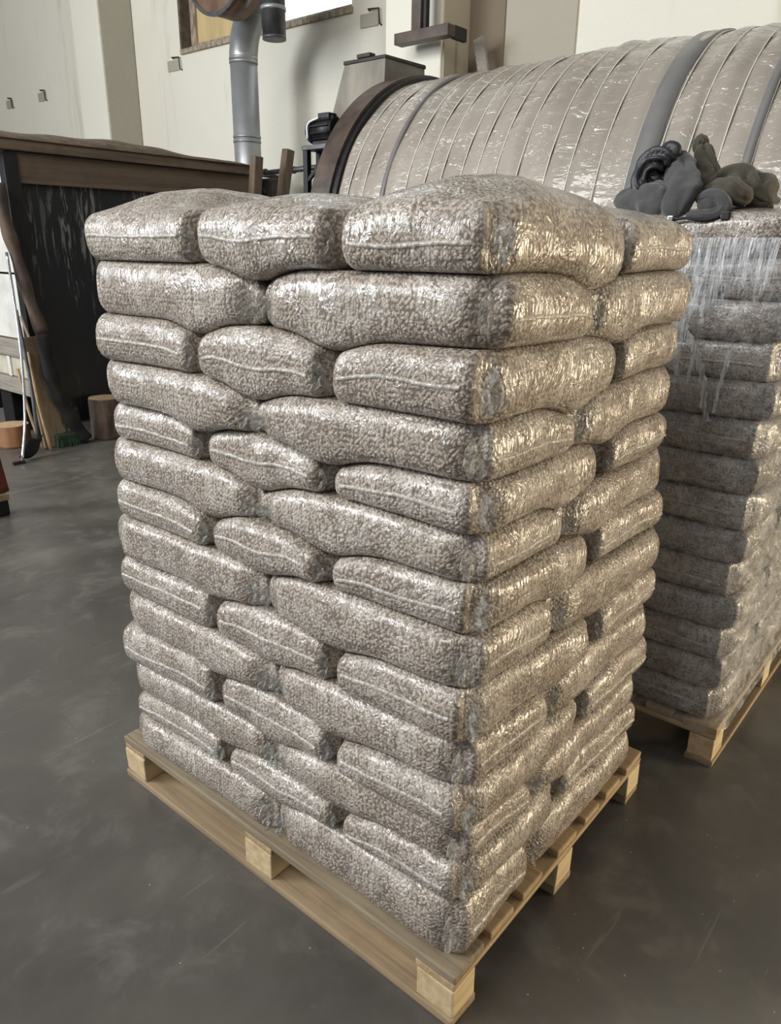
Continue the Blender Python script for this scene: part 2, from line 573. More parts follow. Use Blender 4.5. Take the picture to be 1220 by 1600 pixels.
# cast-in anchor plates in a row along the wall
for (py, s) in ((11.87, 1), (10.87, 1.1), (9.69, 1.0), (7.71, 1.25), (4.68, 1.2)):
    pz = 3.48
    ap = box('anchor_plate', (WX - 0.012, py - 0.11 * s, pz - 0.055), (WX + 0.02, py + 0.07 * s, pz + 0.055), MAT['raw_concrete'], wall, 0.004, 0.004, int(py * 7))
    tube('anchor_loop', [(WX + 0.01, py - 0.02, pz + 0.075), (WX - 0.03, py - 0.03, pz + 0.08), (WX - 0.03, py - 0.13 * s, pz + 0.07), (WX - 0.03, py - 0.14 * s, pz - 0.05), (WX + 0.01, py - 0.14 * s, pz - 0.06)], 0.008, MAT['rust'], ap, 6)
# pilasters: whitewashed fronts, bare returns whose darker tone also carries that side's shade
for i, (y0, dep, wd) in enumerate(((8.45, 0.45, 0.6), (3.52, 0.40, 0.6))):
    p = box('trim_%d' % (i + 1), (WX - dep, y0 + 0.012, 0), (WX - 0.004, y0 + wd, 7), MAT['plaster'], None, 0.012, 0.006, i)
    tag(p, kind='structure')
    q = box('bare_shaded_return', (WX - dep + 0.02, y0, 0), (WX - 0.01, y0 + 0.016, 7), MAT['raw_concrete'], p, 0.003)
# bare concrete patch of the bay right of the second pilaster
pb = box('bare_panel', (WX - 0.02, 2.55, 0.0), (WX + 0.01, 3.52, 7), MAT['raw_concrete'], wall, 0.002)
box('stained_panel', (WX - 0.035, 3.18, 0.0), (WX - 0.018, 3.52, 7), MAT['brown_stain'], wall, 0.002)

# window
win = thing('window_1', (WX + 0.2, 6.2, 3.6), 'high wall window, boarded yellow left pane and bright right pane', 'window')
win['kind'] = 'structure'
y0, y1, z0, z1 = WIN
box('window_sill', (WX - 0.03, y0 - 0.02, z0 - 0.03), (WX + 0.3, y1 + 0.02, z0 + 0.02), MAT['frame_wood'], win, 0.006)
box('window_reveal', (WX - 0.012, y1 - 0.005, z0), (WX + 0.30, y1 + 0.03, z1), MAT['window_dark'], win, 0.005)
for (a, b) in ((y1 - 0.10, y1 - 0.005), (6.02, 6.10), (y0, y0 + 0.06)):
    box('window_frame', (WX + 0.12, a, z0 + 0.02), (WX + 0.20, b, z1), MAT['frame_wood'], win, 0.006)
box('bottom_rail', (WX + 0.12, y0, z0 + 0.02), (WX + 0.20, y1 - 0.1, z0 + 0.09), MAT['frame_wood'], win, 0.006)
box('boarded_pane', (WX + 0.15, 6.10, z0 + 0.08), (WX + 0.17, y1 - 0.10, z1), MAT['yellow_board'], win, 0.002)
box('glass_pane', (WX + 0.15, y0 + 0.06, z0 + 0.08), (WX + 0.165, 6.03, z1), MAT['glass'], win, 0.002)


# ------------------------------------------------------------------ pallets
def pallet(origin, lx, ly, along, label, group):
    """along = axis of the deck boards; nine blocks, three runners, three cross boards"""
    ox, oy = origin
    t = thing('wooden_pallet', (ox, oy, 0), label, 'pallet', group)
    L = ly if along == 'y' else lx
    W = lx if along == 'y' else ly

    def bx(name, a0, a1, l0, l1, z0, z1, mat, **k):
        if along == 'y':
            return box(name, (ox + a0, oy + l0, z0), (ox + a1, oy + l1, z1), mat, t, **k)
        return box(name, (ox + l0, oy + a0, z0), (ox + l1, oy + a1, z1), mat, t, **k)
    bl, bw = 0.096, 0.078
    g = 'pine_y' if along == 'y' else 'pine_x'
    gx = 'pine_x' if along == 'y' else 'pine_y'
    sd = 0
    for c in (bw / 2, W / 2 + 0.005, W - bw / 2):
        sd += 1
        bx('bottom_board', c - bw / 2 - 0.004, c + bw / 2 + 0.004, 0, L, 0.0, 0.021, MAT['dirty_' + g], jit=0.0015, seed=sd)  # runners use the pine with shade painted in
        for l in (bl / 2, L / 2, L - bl / 2):
            sd += 1
            bx('block', c - bw / 2, c + bw / 2, l - bl / 2, l + bl / 2, 0.0215, 0.0975, MAT['pine_block'], jit=0.002, seed=sd)
    for l in (0.05, L / 2, L - 0.05):
        sd += 1
        bx('cross_board', 0.0, W, l - 0.05, l + 0.05, 0.098, 0.118, MAT[gx], jit=0.0015, seed=sd)
    for (a, b) in ((0.0, 0.105), (0.135, 0.225), (0.268, 0.355), (0.43, 0.53), (0.575, 0.66), (0.70, 0.79), (W - 0.11, W)):
        sd += 1
        bx('deck_board', a, b, 0.0, L, 0.1185, 0.139, MAT['pine_weathered'] if (a == 0 and along == 'y') else MAT[g], jit=0.0015, seed=sd)
    return t


pallet((0, 0), 0.94, 1.2, 'y', 'wooden pallet under the loose unwrapped bag stack in front', 'wooden pallets')
pallet((1.19, -0.135), 1.2, 0.94, 'x', 'wooden pallet under the film-wrapped bag stack at right', 'wooden pallets')


# ------------------------------------------------------------------ pellet bags
def wob(x, y, z, s, f, amp):
    """cheap smooth vector noise"""
    a = np.sin(x * f * 1.00 + s * 1.3 + 1.7 * np.sin(y * f * 0.7 + s)) * np.cos(y * f * 0.83 - s * 0.7 + 1.1 * np.sin(z * f * 0.9 + s * 2.1))
    b = np.sin(z * f * 1.21 + s * 2.9 + 1.3 * np.sin(x * f * 0.6 - s * 1.9)) * np.cos(x * f * 0.57 + y * f * 0.44 + s)
    return amp * (0.6 * a + 0.4 * b)


def perimeter(a, b, rc, na, nb, nc):
    """core points and outward normals around a rounded rectangle, counter-clockwise from +x side"""
    core, nor = [], []
    ca, cb = a - rc, b - rc

    def edge(p, q, nrm, n):
        for i in range(1, n):
            k = i / n
            core.append((p[0] + (q[0] - p[0]) * k, p[1] + (q[1] - p[1]) * k))
            nor.append(nrm)

    def corner(p, a0):
        for i in range(nc + 1):
            an = a0 + (math.pi / 2) * i / nc
            core.append(p)
            nor.append((math.cos(an), math.sin(an)))
    edge((ca, -cb), (ca, cb), (1, 0), nb)
    corner((ca, cb), 0)
    edge((ca, cb), (-ca, cb), (0, 1), na)
    corner((-ca, cb), math.pi / 2)
    edge((-ca, cb), (-ca, -cb), (-1, 0), nb)
    corner((-ca, -cb), math.pi)
    edge((-ca, -cb), (ca, -cb), (0, -1), na)
    corner((ca, -cb), 1.5 * math.pi)
    return np.array(core), np.array(nor)


def bag_shape(rect, Bb, Bt, axis, seed, res=1.0, crown=0.0, r=0.033, e=0.74):
    """rect x0,x1,y0,y1; Bb/Bt floor and ceiling surfaces; axis = long axis. Returns verts, faces and rim info (world)"""
    x0, x1, y0, y1 = rect
    cx, cy, a, b = (x0 + x1) / 2, (y0 + y1) / 2, (x1 - x0) / 2, (y1 - y0) / 2
    rc = 0.042
    na, nb, nc = max(6, int(round(2 * a / 0.022 * res))), max(6, int(round(2 * b / 0.022 * res))), 5
    core, nor = perimeter(a, b, rc, na, nb, nc)
    N = len(core)
    ph = [0, 12, 26, 42, 58, 72, 83, 90]
    rings = []   # (plan xy, sigma, rimweight)
    for d in ph:
        q = R(d)
        ins = r * (1 - max(math.cos(q), 0) ** e)
        rings.append((core + nor * (rc - ins), math.sin(q) ** e, math.cos(q)))
    inner = core + nor * (rc - r)
    for s in (0.9, 0.74, 0.55, 0.32):
        rings.append((inner * s, 1.0, 0.0))
    V = []

    def emit(sign, ring, k):
        P, sg, rim = ring
        x, y = P[:, 0].copy(), P[:, 1].copy()
        nx, ny = nor[:, 0], nor[:, 1]
        # belly: sides swell a little at mid height
        sw = rim * (0.004 + 0.004 * np.sin(seed * 1.7 + x * 9 + y * 7))
        x += nx * sw
        y += ny * sw
        # gusset folds: the long sides are pinched in beside the welded ends
        if axis == 'x':
            t = np.abs(P[:, 0]) / a
            side = np.abs(ny)
            sgn = np.sign(P[:, 1])
        else:
            t = np.abs(P[:, 1]) / b
            side = np.abs(nx)
            sgn = np.sign(P[:, 0])
        L = a if axis == 'x' else b
        de = L * (1 - t)
        pinch = 0.030 * np.exp(-((de - 0.024) / 0.020) ** 2) * rim * side
        if axis == 'x':
            y -= sgn * pinch
        else:
            x -= sgn * pinch
        # the ends taper slightly toward the weld
        wx, wy = cx + x, cy + y
        zb, zt = Bb(wx, wy), Bt(wx, wy)
        zm, c = (zb + zt) / 2, (zt - zb) / 2
        lift = 0.10 * wob(wx, wy, 0 * wx, seed, 14, 1.0) * rim
        z = zm + c * (sign * sg + lift * (1 - sg))
        # crown for bags with nothing on top
        if crown and sign > 0:
            u, v2 = P[:, 0] / a, P[:, 1] / b
            z += crown * np.clip(1 - np.abs(u) ** 2.4, 0, 1) * np.clip(1 - np.abs(v2) ** 2.4, 0, 1)
        # lumps in the load and soft creases
        amp = 0.0035 * (0.35 + 0.65 * rim) if not (crown and sign > 0) else 0.004
        n1 = wob(wx, wy, z, seed * 3.1, 32, amp) + wob(wx, wy, z * 0.3, seed * 5.7, 90, 0.0016 * rim)
        wx += nx * n1
        wy += ny * n1
        if crown and sign > 0:
            z += n1 * sg
        return np.stack([wx, wy, z], 1)

    top = [emit(1, rg, i) for i, rg in enumerate(rings)]
    bot = [emit(-1, rg, i) for i, rg in enumerate(rings[1:])]
    V = top + bot
    verts = np.concatenate(V)
    F = []
    nr = len(rings)
    for i in range(nr - 1):
        for j in range(N):
            k = (j + 1) % N
            F.append((i * N + j, i * N + k, (i + 1) * N + k, (i + 1) * N + j))
    # bottom side: ring 0 -> nr, nr+1 ...
    prev = 0
    for i in range(nr - 1):
        cur = nr + i
        for j in range(N):
            k = (j + 1) % N
            F.append((prev * N + k, prev * N + j, cur * N + j, cur * N + k))
        prev = cur
    ct = len(verts)
    tc = top[-1].mean(0)
    bc = bot[-1].mean(0)
    verts = np.concatenate([verts, [tc], [bc]])
    for j in range(N):
        k = (j + 1) % N
        F.append(((nr - 1) * N + j, (nr - 1) * N + k, ct))
        F.append((prev * N + k, prev * N + j, ct + 1))
    return verts, F, top[0], nor


def seam_strip(rim, nor, pick, seed, parent, drop=0.0):
    """the welded seam: a narrow folded strip of film across the end of a bag"""
    idx = [i for i in range(len(rim)) if pick(nor[i])]
    # keep the run contiguous
    br = [k for k in range(1, len(idx)) if idx[k] != idx[k - 1] + 1]
    if br:
        idx = idx[br[0]:] + idx[:br[0]]
    v, f = [], []
    for q, i in enumerate(idx):
        p = rim[i]
        n = np.array([nor[i][0], nor[i][1], 0.0])
        s = q / max(1, len(idx) - 1)
        wv = 0.0012 * math.sin(s * 9 + seed) + 0.0006 * math.sin(s * 31 + seed * 2)
        o = drop + wv
        for (dn, dz) in ((-0.002, 0.0060), (0.0016, 0.0045), (0.0034, -0.0005), (0.0010, -0.0022), (-0.002, -0.003)):
            v.append(p + n * dn + np.array([0, 0, dz + o]))
    m = len(idx)
    for q in range(m - 1):
        for k in range(4):
            f.append((q * 5 + k, (q + 1) * 5 + k, (q + 1) * 5 + k + 1, q * 5 + k + 1))
    return add_mesh('seam', v, f, MAT['seam'], parent)


def corner_fold(p, n, t, h, seed, parent, size=1.0):
    """bunched film at a bag corner: a crumpled fan. p point, n outward, t tangent along the face"""
    rnd = random.Random(seed)
    n, t, zz = Vector(n).normalized(), Vector(t).normalized(), Vector((0, 0, 1))
    K = 14
    hw, hh = 0.021 * size, h * 0.46
    a0 = rnd.uniform(0, 1)
    c0 = Vector(p) - n * 0.010 + t * rnd.uniform(-0.004, 0.004) + zz * rnd.uniform(-0.006, 0.006)
    v, f = [c0], []
    for ri, (k, dep) in enumerate(((0.45, 0.002), (0.8, 0.007), (1.06, -0.003))):
        for j in range(K):
            a = 2 * math.pi * (j + a0) / K
            pl = (1 if j % 2 else -1) * (0.0045 if ri < 2 else 0.001) + rnd.uniform(-0.002, 0.002)
            w_ = 1 - 0.35 * abs(math.sin(a))
            q = Vector(p) + t * (math.cos(a) * hw * k * w_ * rnd.uniform(0.85, 1.1)) + zz * (math.sin(a) * hh * k * rnd.uniform(0.88, 1.08)) + n * (dep + pl)
            v.append(q)
    for j in range(K):
        j2 = (j + 1) % K
        f.append((0, 1 + j, 1 + j2))
        for ri in range(2):
            b0 = 1 + ri * K
            f.append((b0 + j, b0 + K + j, b0 + K + j2, b0 + j2))
    return add_mesh('corner_fold', v, f, MAT['fold'], parent, False)


ORD = ['top', 'second', 'third', 'fourth', 'fifth', 'sixth', 'seventh', 'eighth', 'ninth', 'tenth', 'eleventh', 'twelfth', 'thirteenth', 'bottom']

# measured layer floors (z) at the near, left and right corners, top layer first; last row is the deck
ZN = [1.476, 1.369, 1.254, 1.160, 1.070, 0.985, 0.893, 0.784, 0.676, 0.571, 0.476, 0.388, 0.293, 0.140]
ZL = [1.478, 1.362, 1.254, 1.153, 1.056, 0.951, 0.851, 0.742, 0.633, 0.532, 0.412, 0.312, 0.235, 0.140]
ZR = [1.469, 1.365, 1.268, 1.165, 1.069, 0.960, 0.856, 0.748, 0.647, 0.549, 0.440, 0.350, 0.250, 0.140]
YL = [1.118, 1.115, 1.109, 1.111, 1.100, 1.129, 1.119, 1.130, 1.140, 1.135, 1.165, 1.167, 1.155, 1.155]
XR = [0.812, 0.833, 0.832, 0.818, 0.822, 0.862, 0.878, 0.888, 0.898, 0.880, 0.908, 0.885, 0.888, 0.903]
XS = [0.446, 0.337, 0.475, 0.319, 0.475, 0.323, 0.473, 0.306, 0.505, 0.325, 0.488, 0.290, 0.425, 0.315]
YS = [(0.311, 0.689), (0.531,), (0.340, 0.717), (0.548,), (0.353, 0.735), (0.555,), (0.355, 0.720), (0.548,), (0.342, 0.725), (0.537,), (0.347, 0.738), (0.544,), (0.341, 0.739), (0.556,)]
NX = [-0.004, 0.006, -0.008, 0.0, 0.012, 0.008, 0.004, 0.0, 0.0, 0.006, 0.002, 0.012, 0.012, 0.012]
NY = [-0.004, -0.006, 0.0, 0.004, 0.008, 0.006, 0.004, 0.0, 0.0, 0.004, 0.0, 0.008, 0.008, 0.008]


def layer_rects(k):
    """list of (rect, axis, role) for layer k of the front stack"""
    x0, y0, x1, y1, xs = NX[k], NY[k], XR[k], YL[k], XS[k]
    g = -0.002
    out = []
    rnd = random.Random(k * 11 + 3)
    if k % 2 == 0:
        s1, s2 = YS[k]
        ys = [y0, s1, s2, y1]
        for i, role in enumerate(('corner', 'middle', 'left')):
            out.append(((x0 + rnd.uniform(-0.006, 0.008), xs + rnd.uniform(-0.006, 0.01) - g, ys[i] + g, ys[i + 1] - g), 'x', role))
        ym = (y0 + y1) / 2 + rnd.uniform(-0.02, 0.02)
        out.append(((xs + 0.012 + g, x1, y0 + rnd.uniform(0.0, 0.012), ym - g), 'y', 'right'))
        out.append(((xs + 0.012 + g, x1, ym + g, y1), 'y', 'back'))
    else:
        s1 = YS[k][0]
        out.append(((x0, xs - g, y0, s1 - g), 'y', 'corner'))
        out.append(((x0 + rnd.uniform(-0.006, 0.006), xs - g, s1 + g, y1), 'y', 'left'))
        w3 = (y1 - y0) / 3
        for i, role in enumerate(('right', 'backmid', 'back')):
            out.append(((xs + g, x1 + rnd.uniform(-0.008, 0.006), y0 + w3 * i + g + (0.006 if i == 0 else 0), y0 + w3 * (i + 1) - g), 'x', role))
    return out


def seam_segments(rects):
    """joints between neighbouring bags of a layer, where the bags above sag"""
    segs = []
    for i, (ra, _, _) in enumerate(rects):
        for (rb, _, _) in rects[i + 1:]:
            # vertical joint (x)
            for (p, q) in ((ra, rb), (rb, ra)):
                if abs(p[1] - q[0]) < 0.04:
                    lo, hi = max(p[2], q[2]), min(p[3], q[3])
                    if hi - lo > 0.02:
                        segs.append(('x', (p[1] + q[0]) / 2, lo, hi))
                if abs(p[3] - q[2]) < 0.04:
                    lo, hi = max(p[0], q[0]), min(p[1], q[1])
                    if hi - lo > 0.02:
                        segs.append(('y', (p[3] + q[2]) / 2, lo, hi))
    return segs


def boundary(zn, zl, zr, segs, amp, seed, span=(0.86, 1.13)):
    def B(x, y):
        z = zn + (zl - zn) * y / span[1] + (zr - zn) * x / span[0]
        for (ax, c, lo, hi) in segs:
            d = x - c if ax == 'x' else y - c
            o = y if ax == 'x' else x
            out = np.maximum(0, np.maximum(lo - o, o - hi) - 0.03)
            z = z - amp * np.exp(-(d / 0.075) ** 2) * np.exp(-(out / 0.03) ** 2)
        return z + 0.0035 * np.sin(x * 11 + seed * 1.9) * np.cos(y * 9 + seed)
    return B


LAY = [layer_rects(k) for k in range(14)]
SEG = [seam_segments(l) for l in LAY]
BND = []
for k in range(14):     # floor of layer k
    if k == 13:
        BND.append(lambda x, y: 0.1400 + 0 * x)
    else:
        BND.append(boundary(ZN[k], ZL[k], ZR[k], SEG[k + 1], 0.026 if k < 6 else 0.020, k))

ROLE_A = {'corner': 'sealed end facing left at near corner', 'middle': 'sealed end in middle of left face',
          'left': 'sealed end at far left', 'right': 'sealed end at right edge', 'back': 'hidden at the back'}
ROLE_B = {'corner': 'lengthwise at near corner', 'left': 'lengthwise at far left', 'right': 'long side at right edge',
          'backmid': 'hidden in middle of back row', 'back': 'hidden at back left'}


def build_bag(rect, axis, Bb, Bt, seed, label, group, mat, res=1.0, crown=0.0, ends=(), corners=(), e=0.74):
    v, f, rim, nor = bag_shape(rect, Bb, Bt, axis, seed, res, crown, e=e)
    base = ((rect[0] + rect[1]) / 2, (rect[2] + rect[3]) / 2, float(v[:, 2].min()))
    t = thing('pellet_bag', base, label, 'bag', group)
    add_mesh('bag_body', v, f, mat, t)
    rnd = random.Random(seed * 7 + 1)
    for en in ends:
        ex, ey = en
        seam_strip(rim, nor, lambda n: n[0] * ex + n[1] * ey > 0.985, seed, t, rnd.uniform(-0.010, 0.004))
    for (sx, sy, fx, fy, size) in corners:
        # corner at sign sx,sy; fold sits on the face with normal fx,fy
        px = rect[1] if sx > 0 else rect[0]
        py = rect[3] if sy > 0 else rect[2]
        if fx:
            py -= sy * 0.024
            px -= fx * 0.006
            n, tt = (fx, 0.15 * sy, 0), (0, 1, 0)
        else:
            px -= sx * 0.024
            py -= fy * 0.006
            n, tt = (0.15 * sx, fy, 0), (1, 0, 0)
        zb, zt = float(Bb(np.array([px]), np.array([py]))[0]), float(Bt(np.array([px]), np.array([py]))[0])
        corner_fold((px, py, (zb + zt) / 2 - 0.004), n, tt, (zt - zb) * 0.72, seed * 5 + int(sx + 3 * sy + 9 * fx), t, size)
    return t


for k in range(14):
    top_z = None
    Bb = BND[k]
    if k == 0:
        Bt = boundary(1.572, 1.570, 1.560, [], 0, 77)
    else:
        Bt = BND[k - 1]
    for i, (rect, axis, role) in enumerate(LAY[k]):
        A = (k % 2 == 0)
        ends, corners = [], []
        if A:
            if role in ('corner', 'middle', 'left'):
                ends.append((-1, 0))
            if role == 'right':
                ends.append((0, -1))
                corners.append((-1, -1, 0, -1, 1.1))
            if role == 'back':
                ends.append((0, 1))
            if role == 'corner':
                corners += [(-1, -1, 0, -1, 1.1)]
            if role in ('middle', 'left'):
                corners += [(-1, -1, -1, 0, 1.1)]
        else:
            if role == 'corner':
                ends.append((0, -1))
                corners += [(-1, -1, -1, 0, 0.7), (-1, 1, -1, 0, 0.9)]
            if role == 'left':
                ends.append((0, 1))
                corners += [(-1, -1, -1, 0, 1.2)]
            if role in ('right', 'backmid', 'back'):
                ends.append((1, 0))
            if role == 'right':
                corners += [(-1, -1, 0, -1, 1.1)]
        lab = 'pellet bag, %s layer of front stack, %s' % (ORD[k], (ROLE_A if A else ROLE_B)[role])
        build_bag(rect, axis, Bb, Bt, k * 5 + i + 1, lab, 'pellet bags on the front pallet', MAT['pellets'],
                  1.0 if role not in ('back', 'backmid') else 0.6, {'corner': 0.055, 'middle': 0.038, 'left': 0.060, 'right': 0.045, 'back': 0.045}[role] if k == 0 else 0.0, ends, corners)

# ------------------------------------------------------------------ wrapped stack at right
OX, OY, SX, SY = 1.205, -0.118, 1.15, 0.90
H2 = [1.605 - i * (1.605 - 0.140) / 14 for i in range(15)]


def layer2(k):
    rnd = random.Random(k * 17 + 5)
    g = -0.002
    j = lambda s=0.008: rnd.uniform(-s, s)
    x0, x1, y0, y1 = OX + j(), OX + SX + j(), OY + j(), OY + SY + j()
    if k % 2 == 0:
        ys = y0 + 0.50
        w3 = SX / 3
        o = [((x0 + w3 * i + g, x0 + w3 * (i + 1) - g, y0 + j(0.004), ys - g), 'y', n) for i, n in enumerate(('corner', 'mid', 'far'))]
        o += [((x0, x0 + SX / 2 - g, ys + g, y1), 'x', 'leftback'), ((x0 + SX / 2 + g, x1, ys + g, y1), 'x', 'rightback')]
    else:
        ys = y0 + 0.40
        w3 = SX / 3
        o = [((x0, x0 + SX / 2 - g, y0, ys - g), 'x', 'corner'), ((x0 + SX / 2 + g, x1, y0, ys - g), 'x', 'far')]
        o += [((x0 + w3 * i + g, x0 + w3 * (i + 1) - g, ys + g, y1), 'y', n) for i, n in enumerate(('leftback', 'midback', 'rightback'))]
    return o


LAY2 = [layer2(k) for k in range(14)]
BND2 = []
for k in range(14):
    if k == 13:
        BND2.append(lambda x, y: 0.1400 + 0 * x)
    else:
        def mk(z, segs, s):
            f0 = boundary(z, z, z, segs, 0.014, s)
            return lambda x, y: f0(x, y)
        BND2.append(mk(H2[k + 1], seam_segments(LAY2[k + 1]), k + 31))
R2 = {'corner': 'at its near corner', 'mid': 'in the middle of its right face', 'far': 'at the far right end', 'leftback': 'at the left behind its corner bag',
      'midback': 'in its back row middle', 'rightback': 'at its back right'}
for k in range(14):
    Bb = BND2[k]
    Bt = BND2[k - 1] if k else boundary(1.60, 1.60, 1.60, [], 0, 91)
    for i, (rect, axis, role) in enumerate(LAY2[k]):
        ends = []
        if role == 'corner' and axis == 'x':
            ends = [(-1, 0)]
        elif role == 'leftback' and axis == 'x':
            ends = [(-1, 0)]
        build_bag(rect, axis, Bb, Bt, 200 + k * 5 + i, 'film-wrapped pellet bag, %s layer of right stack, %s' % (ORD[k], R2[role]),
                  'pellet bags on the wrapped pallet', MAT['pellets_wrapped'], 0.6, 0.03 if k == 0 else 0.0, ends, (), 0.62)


def stretch_wrap():
    t = thing('stretch_film', (OX + SX / 2, OY + SY / 2, 0.10), 'clear stretch film wound around the right-hand stack of bags', 'film')
    core, nor = perimeter(SX / 2 + 0.016, SY / 2 + 0.016, 0.07, 44, 36, 8)
    N = len(core)
    zs = np.arange(0.118, 1.545, 0.012)
    lv = np.array(H2)
    V, F = [], []
    for i, z in enumerate(zs):
        d = np.min(np.abs(lv - z))
        tuck = 0.012 * math.exp(-(d / 0.018) ** 2)     # pulled in between layers
        x = OX + SX / 2 + core[:, 0] + nor[:, 0] * 0.07
        y = OY + SY / 2 + core[:, 1] + nor[:, 1] * 0.07
        per = core[:, 0] + core[:, 1]
        n1 = wob(x, y, z + 0 * x, 5.0, 16, 0.004) + wob(x, y, z + 0 * x, 9.0, 60, 0.0022) + 0.003 * np.sin((z * 1.0 + 0.25 * per) * 75 + 2 * np.sin(per * 8))
        o = 0.012 - tuck + n1
        if z < 0.16:
            o = o * 0.3 + 0.006 + 0.10 * (0.16 - z)
        V.append(np.stack([x + nor[:, 0] * o, y + nor[:, 1] * o, z + 0 * x], 1))
    V = np.concatenate(V)
    for i in range(len(zs) - 1):
        for j in range(N):
            k = (j + 1) % N
            F.append((i * N + j, i * N + k, (i + 1) * N + k, (i + 1) * N + j))
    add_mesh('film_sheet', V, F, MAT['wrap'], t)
    # torn tail hanging down the left side: a ragged curtain and twisted strips
    rnd = random.Random(4)
    xf = OX - 0.030
    nc_ = 56
    v, f = [], []
    for c in range(nc_ + 1):
        yy = OY + 0.045 + 0.255 * c / nc_
        ln = 0.15 + 0.04 * math.sin(c * 0.23) + rnd.uniform(-0.03, 0.03)
        for q in range(9):
            u = q / 8
            v.append((xf + 0.020 * math.exp(-5 * u) - 0.004 * math.sin(c * 0.9 + q * 0.4) - 0.003 * math.sin(c * 2.3), yy + 0.012 * u * math.sin(c * 0.4) - 0.02 * u * (c / nc_ - 0.5), 1.548 - ln * u))
    for c in range(nc_):
        for q in range(8):
            if q > 4 and rnd.random() < 0.22 * (q - 4):
                continue
            a = c * 9 + q
            f.append((a, a + 9, a + 10, a + 1))
    add_mesh('torn_curtain', v, f, MAT['torn'], t)
    tails = [[(xf - 0.006, 0.165, 1.44), (xf - 0.02, 0.160, 1.36), (xf - 0.018, 0.135, 1.30), (xf - 0.02, 0.135, 1.245), (xf - 0.016, 0.125, 1.19)],
             [(xf - 0.006, 0.105, 1.45), (xf - 0.02, 0.110, 1.38), (xf - 0.022, 0.128, 1.33), (xf - 0.02, 0.085, 1.26), (xf - 0.018, 0.055, 1.19), (xf - 0.012, 0.045, 1.12), (xf - 0.006, 0.03, 1.075)],
             [(xf - 0.004, 0.09, 1.42), (xf - 0.016, 0.086, 1.37), (xf - 0.016, 0.080, 1.335)],
             [(xf - 0.006, 0.00, 1.27), (xf - 0.012, 0.004, 1.22), (xf - 0.012, 0.012, 1.16), (xf - 0.008, 0.018, 1.10)],
             [(xf - 0.012, 0.09, 1.25), (xf - 0.018, 0.093, 1.21), (xf - 0.016, 0.098, 1.17)]]
    for s, pth in enumerate(tails):
        p = spline(pth, 7)
        n = len(p)
        rad = [(0.013 if s < 2 else 0.006) * (0.75 + 0.5 * math.sin(i * 0.9 + s) ** 2) * (1 - 0.4 * i / n) for i in range(n)]
        v, f = tube_data(p, rad, 7, True, 0.4)
        v = [Vector(q) + Vector((rnd.uniform(-0.002, 0.002), rnd.uniform(-0.003, 0.003), 0)) for q in v]
        add_mesh('torn_strip', v, f, MAT['torn'], t, False)
    return t


stretch_wrap()


# ------------------------------------------------------------------ jacket thrown on the wrapped stack
def cloth_roll(name, course, rad, mat, parent, seed=0, flat=0.6, folds=5, twist=2.0, depth=0.16, n=7, seg=40, tilt=0.0):
    """a bunched length of cloth: swept oval with fold ridges running along it"""
    P = [Vector(p) for p in spline(course, n)]
    m = len(P)
    rr = np.interp(np.linspace(0, 1, m), np.linspace(0, 1, len(rad)), rad)
    v, f = [], []
    side = Vector((math.cos(tilt), 0, math.sin(tilt)))
    for i, p in enumerate(P):
        t = (P[min(i + 1, m - 1)] - P[max(i - 1, 0)]).normalized()
        b = (side - t * side.dot(t)).normalized()      # thin direction
        a = t.cross(b)
        s = i / (m - 1)
        cap = min(1.0, (4.5 * s) ** 0.5 + 0.25, (4.5 * (1 - s)) ** 0.5 + 0.25)
        for j in range(seg):
            an = 2 * math.pi * j / seg
            ph = folds * an + twist * math.sin(5 * s + seed) + seed * 2.3 + 1.4 * math.sin(2 * an + seed)
            k = 1 + depth * (abs(math.sin(ph / 2)) * 2 - 1.2) + 0.10 * mnoise.noise(Vector((math.cos(an) * 1.5, math.sin(an) * 1.5, s * 5 + seed * 7)))
            k += 0.035 * math.sin(s * 17 + 4 * math.sin(an + seed) + 3 * an) + 0.16 * mnoise.noise(Vector((math.cos(an) * 2.6 + s * 3, math.sin(an) * 2.6, s * 9 + seed * 3)))
            q = p + (a * math.cos(an) + b * math.sin(an) * flat) * rr[i] * k * cap
            v.append(q)
    for i in range(m - 1):
        for j in range(seg):
            k = (j + 1) % seg
            f.append((i * seg + j, i * seg + k, (i + 1) * seg + k, (i + 1) * seg + j))
    f.append(tuple(range(seg - 1, -1, -1)))
    f.append(tuple(range((m - 1) * seg, m * seg)))
    return add_mesh(name, v, f, mat, parent)


jk = thing('jacket', (1.33, 0.215, 1.615), 'crumpled grey and olive jacket lying on the wrapped stack', 'jacket')
# grey fleece: tail at left, front panel falling toward the camera, low hem
cloth_roll('hem', [(1.33, 0.44, 1.650), (1.31, 0.36, 1.650), (1.27, 0.29, 1.640), (1.24, 0.24, 1.622)], [0.020, 0.042, 0.055, 0.04], MAT['fleece'], jk, 1, 0.8, 4, 2, 0.14)
cloth_roll('fleece_body', [(1.335, 0.262, 1.775), (1.32, 0.254, 1.735), (1.285, 0.235, 1.690), (1.25, 0.222, 1.645), (1.215, 0.205, 1.600)], [0.030, 0.042, 0.054, 0.066, 0.034], MAT['fleece'], jk, 2, 0.55, 4, 1.5, 0.13)
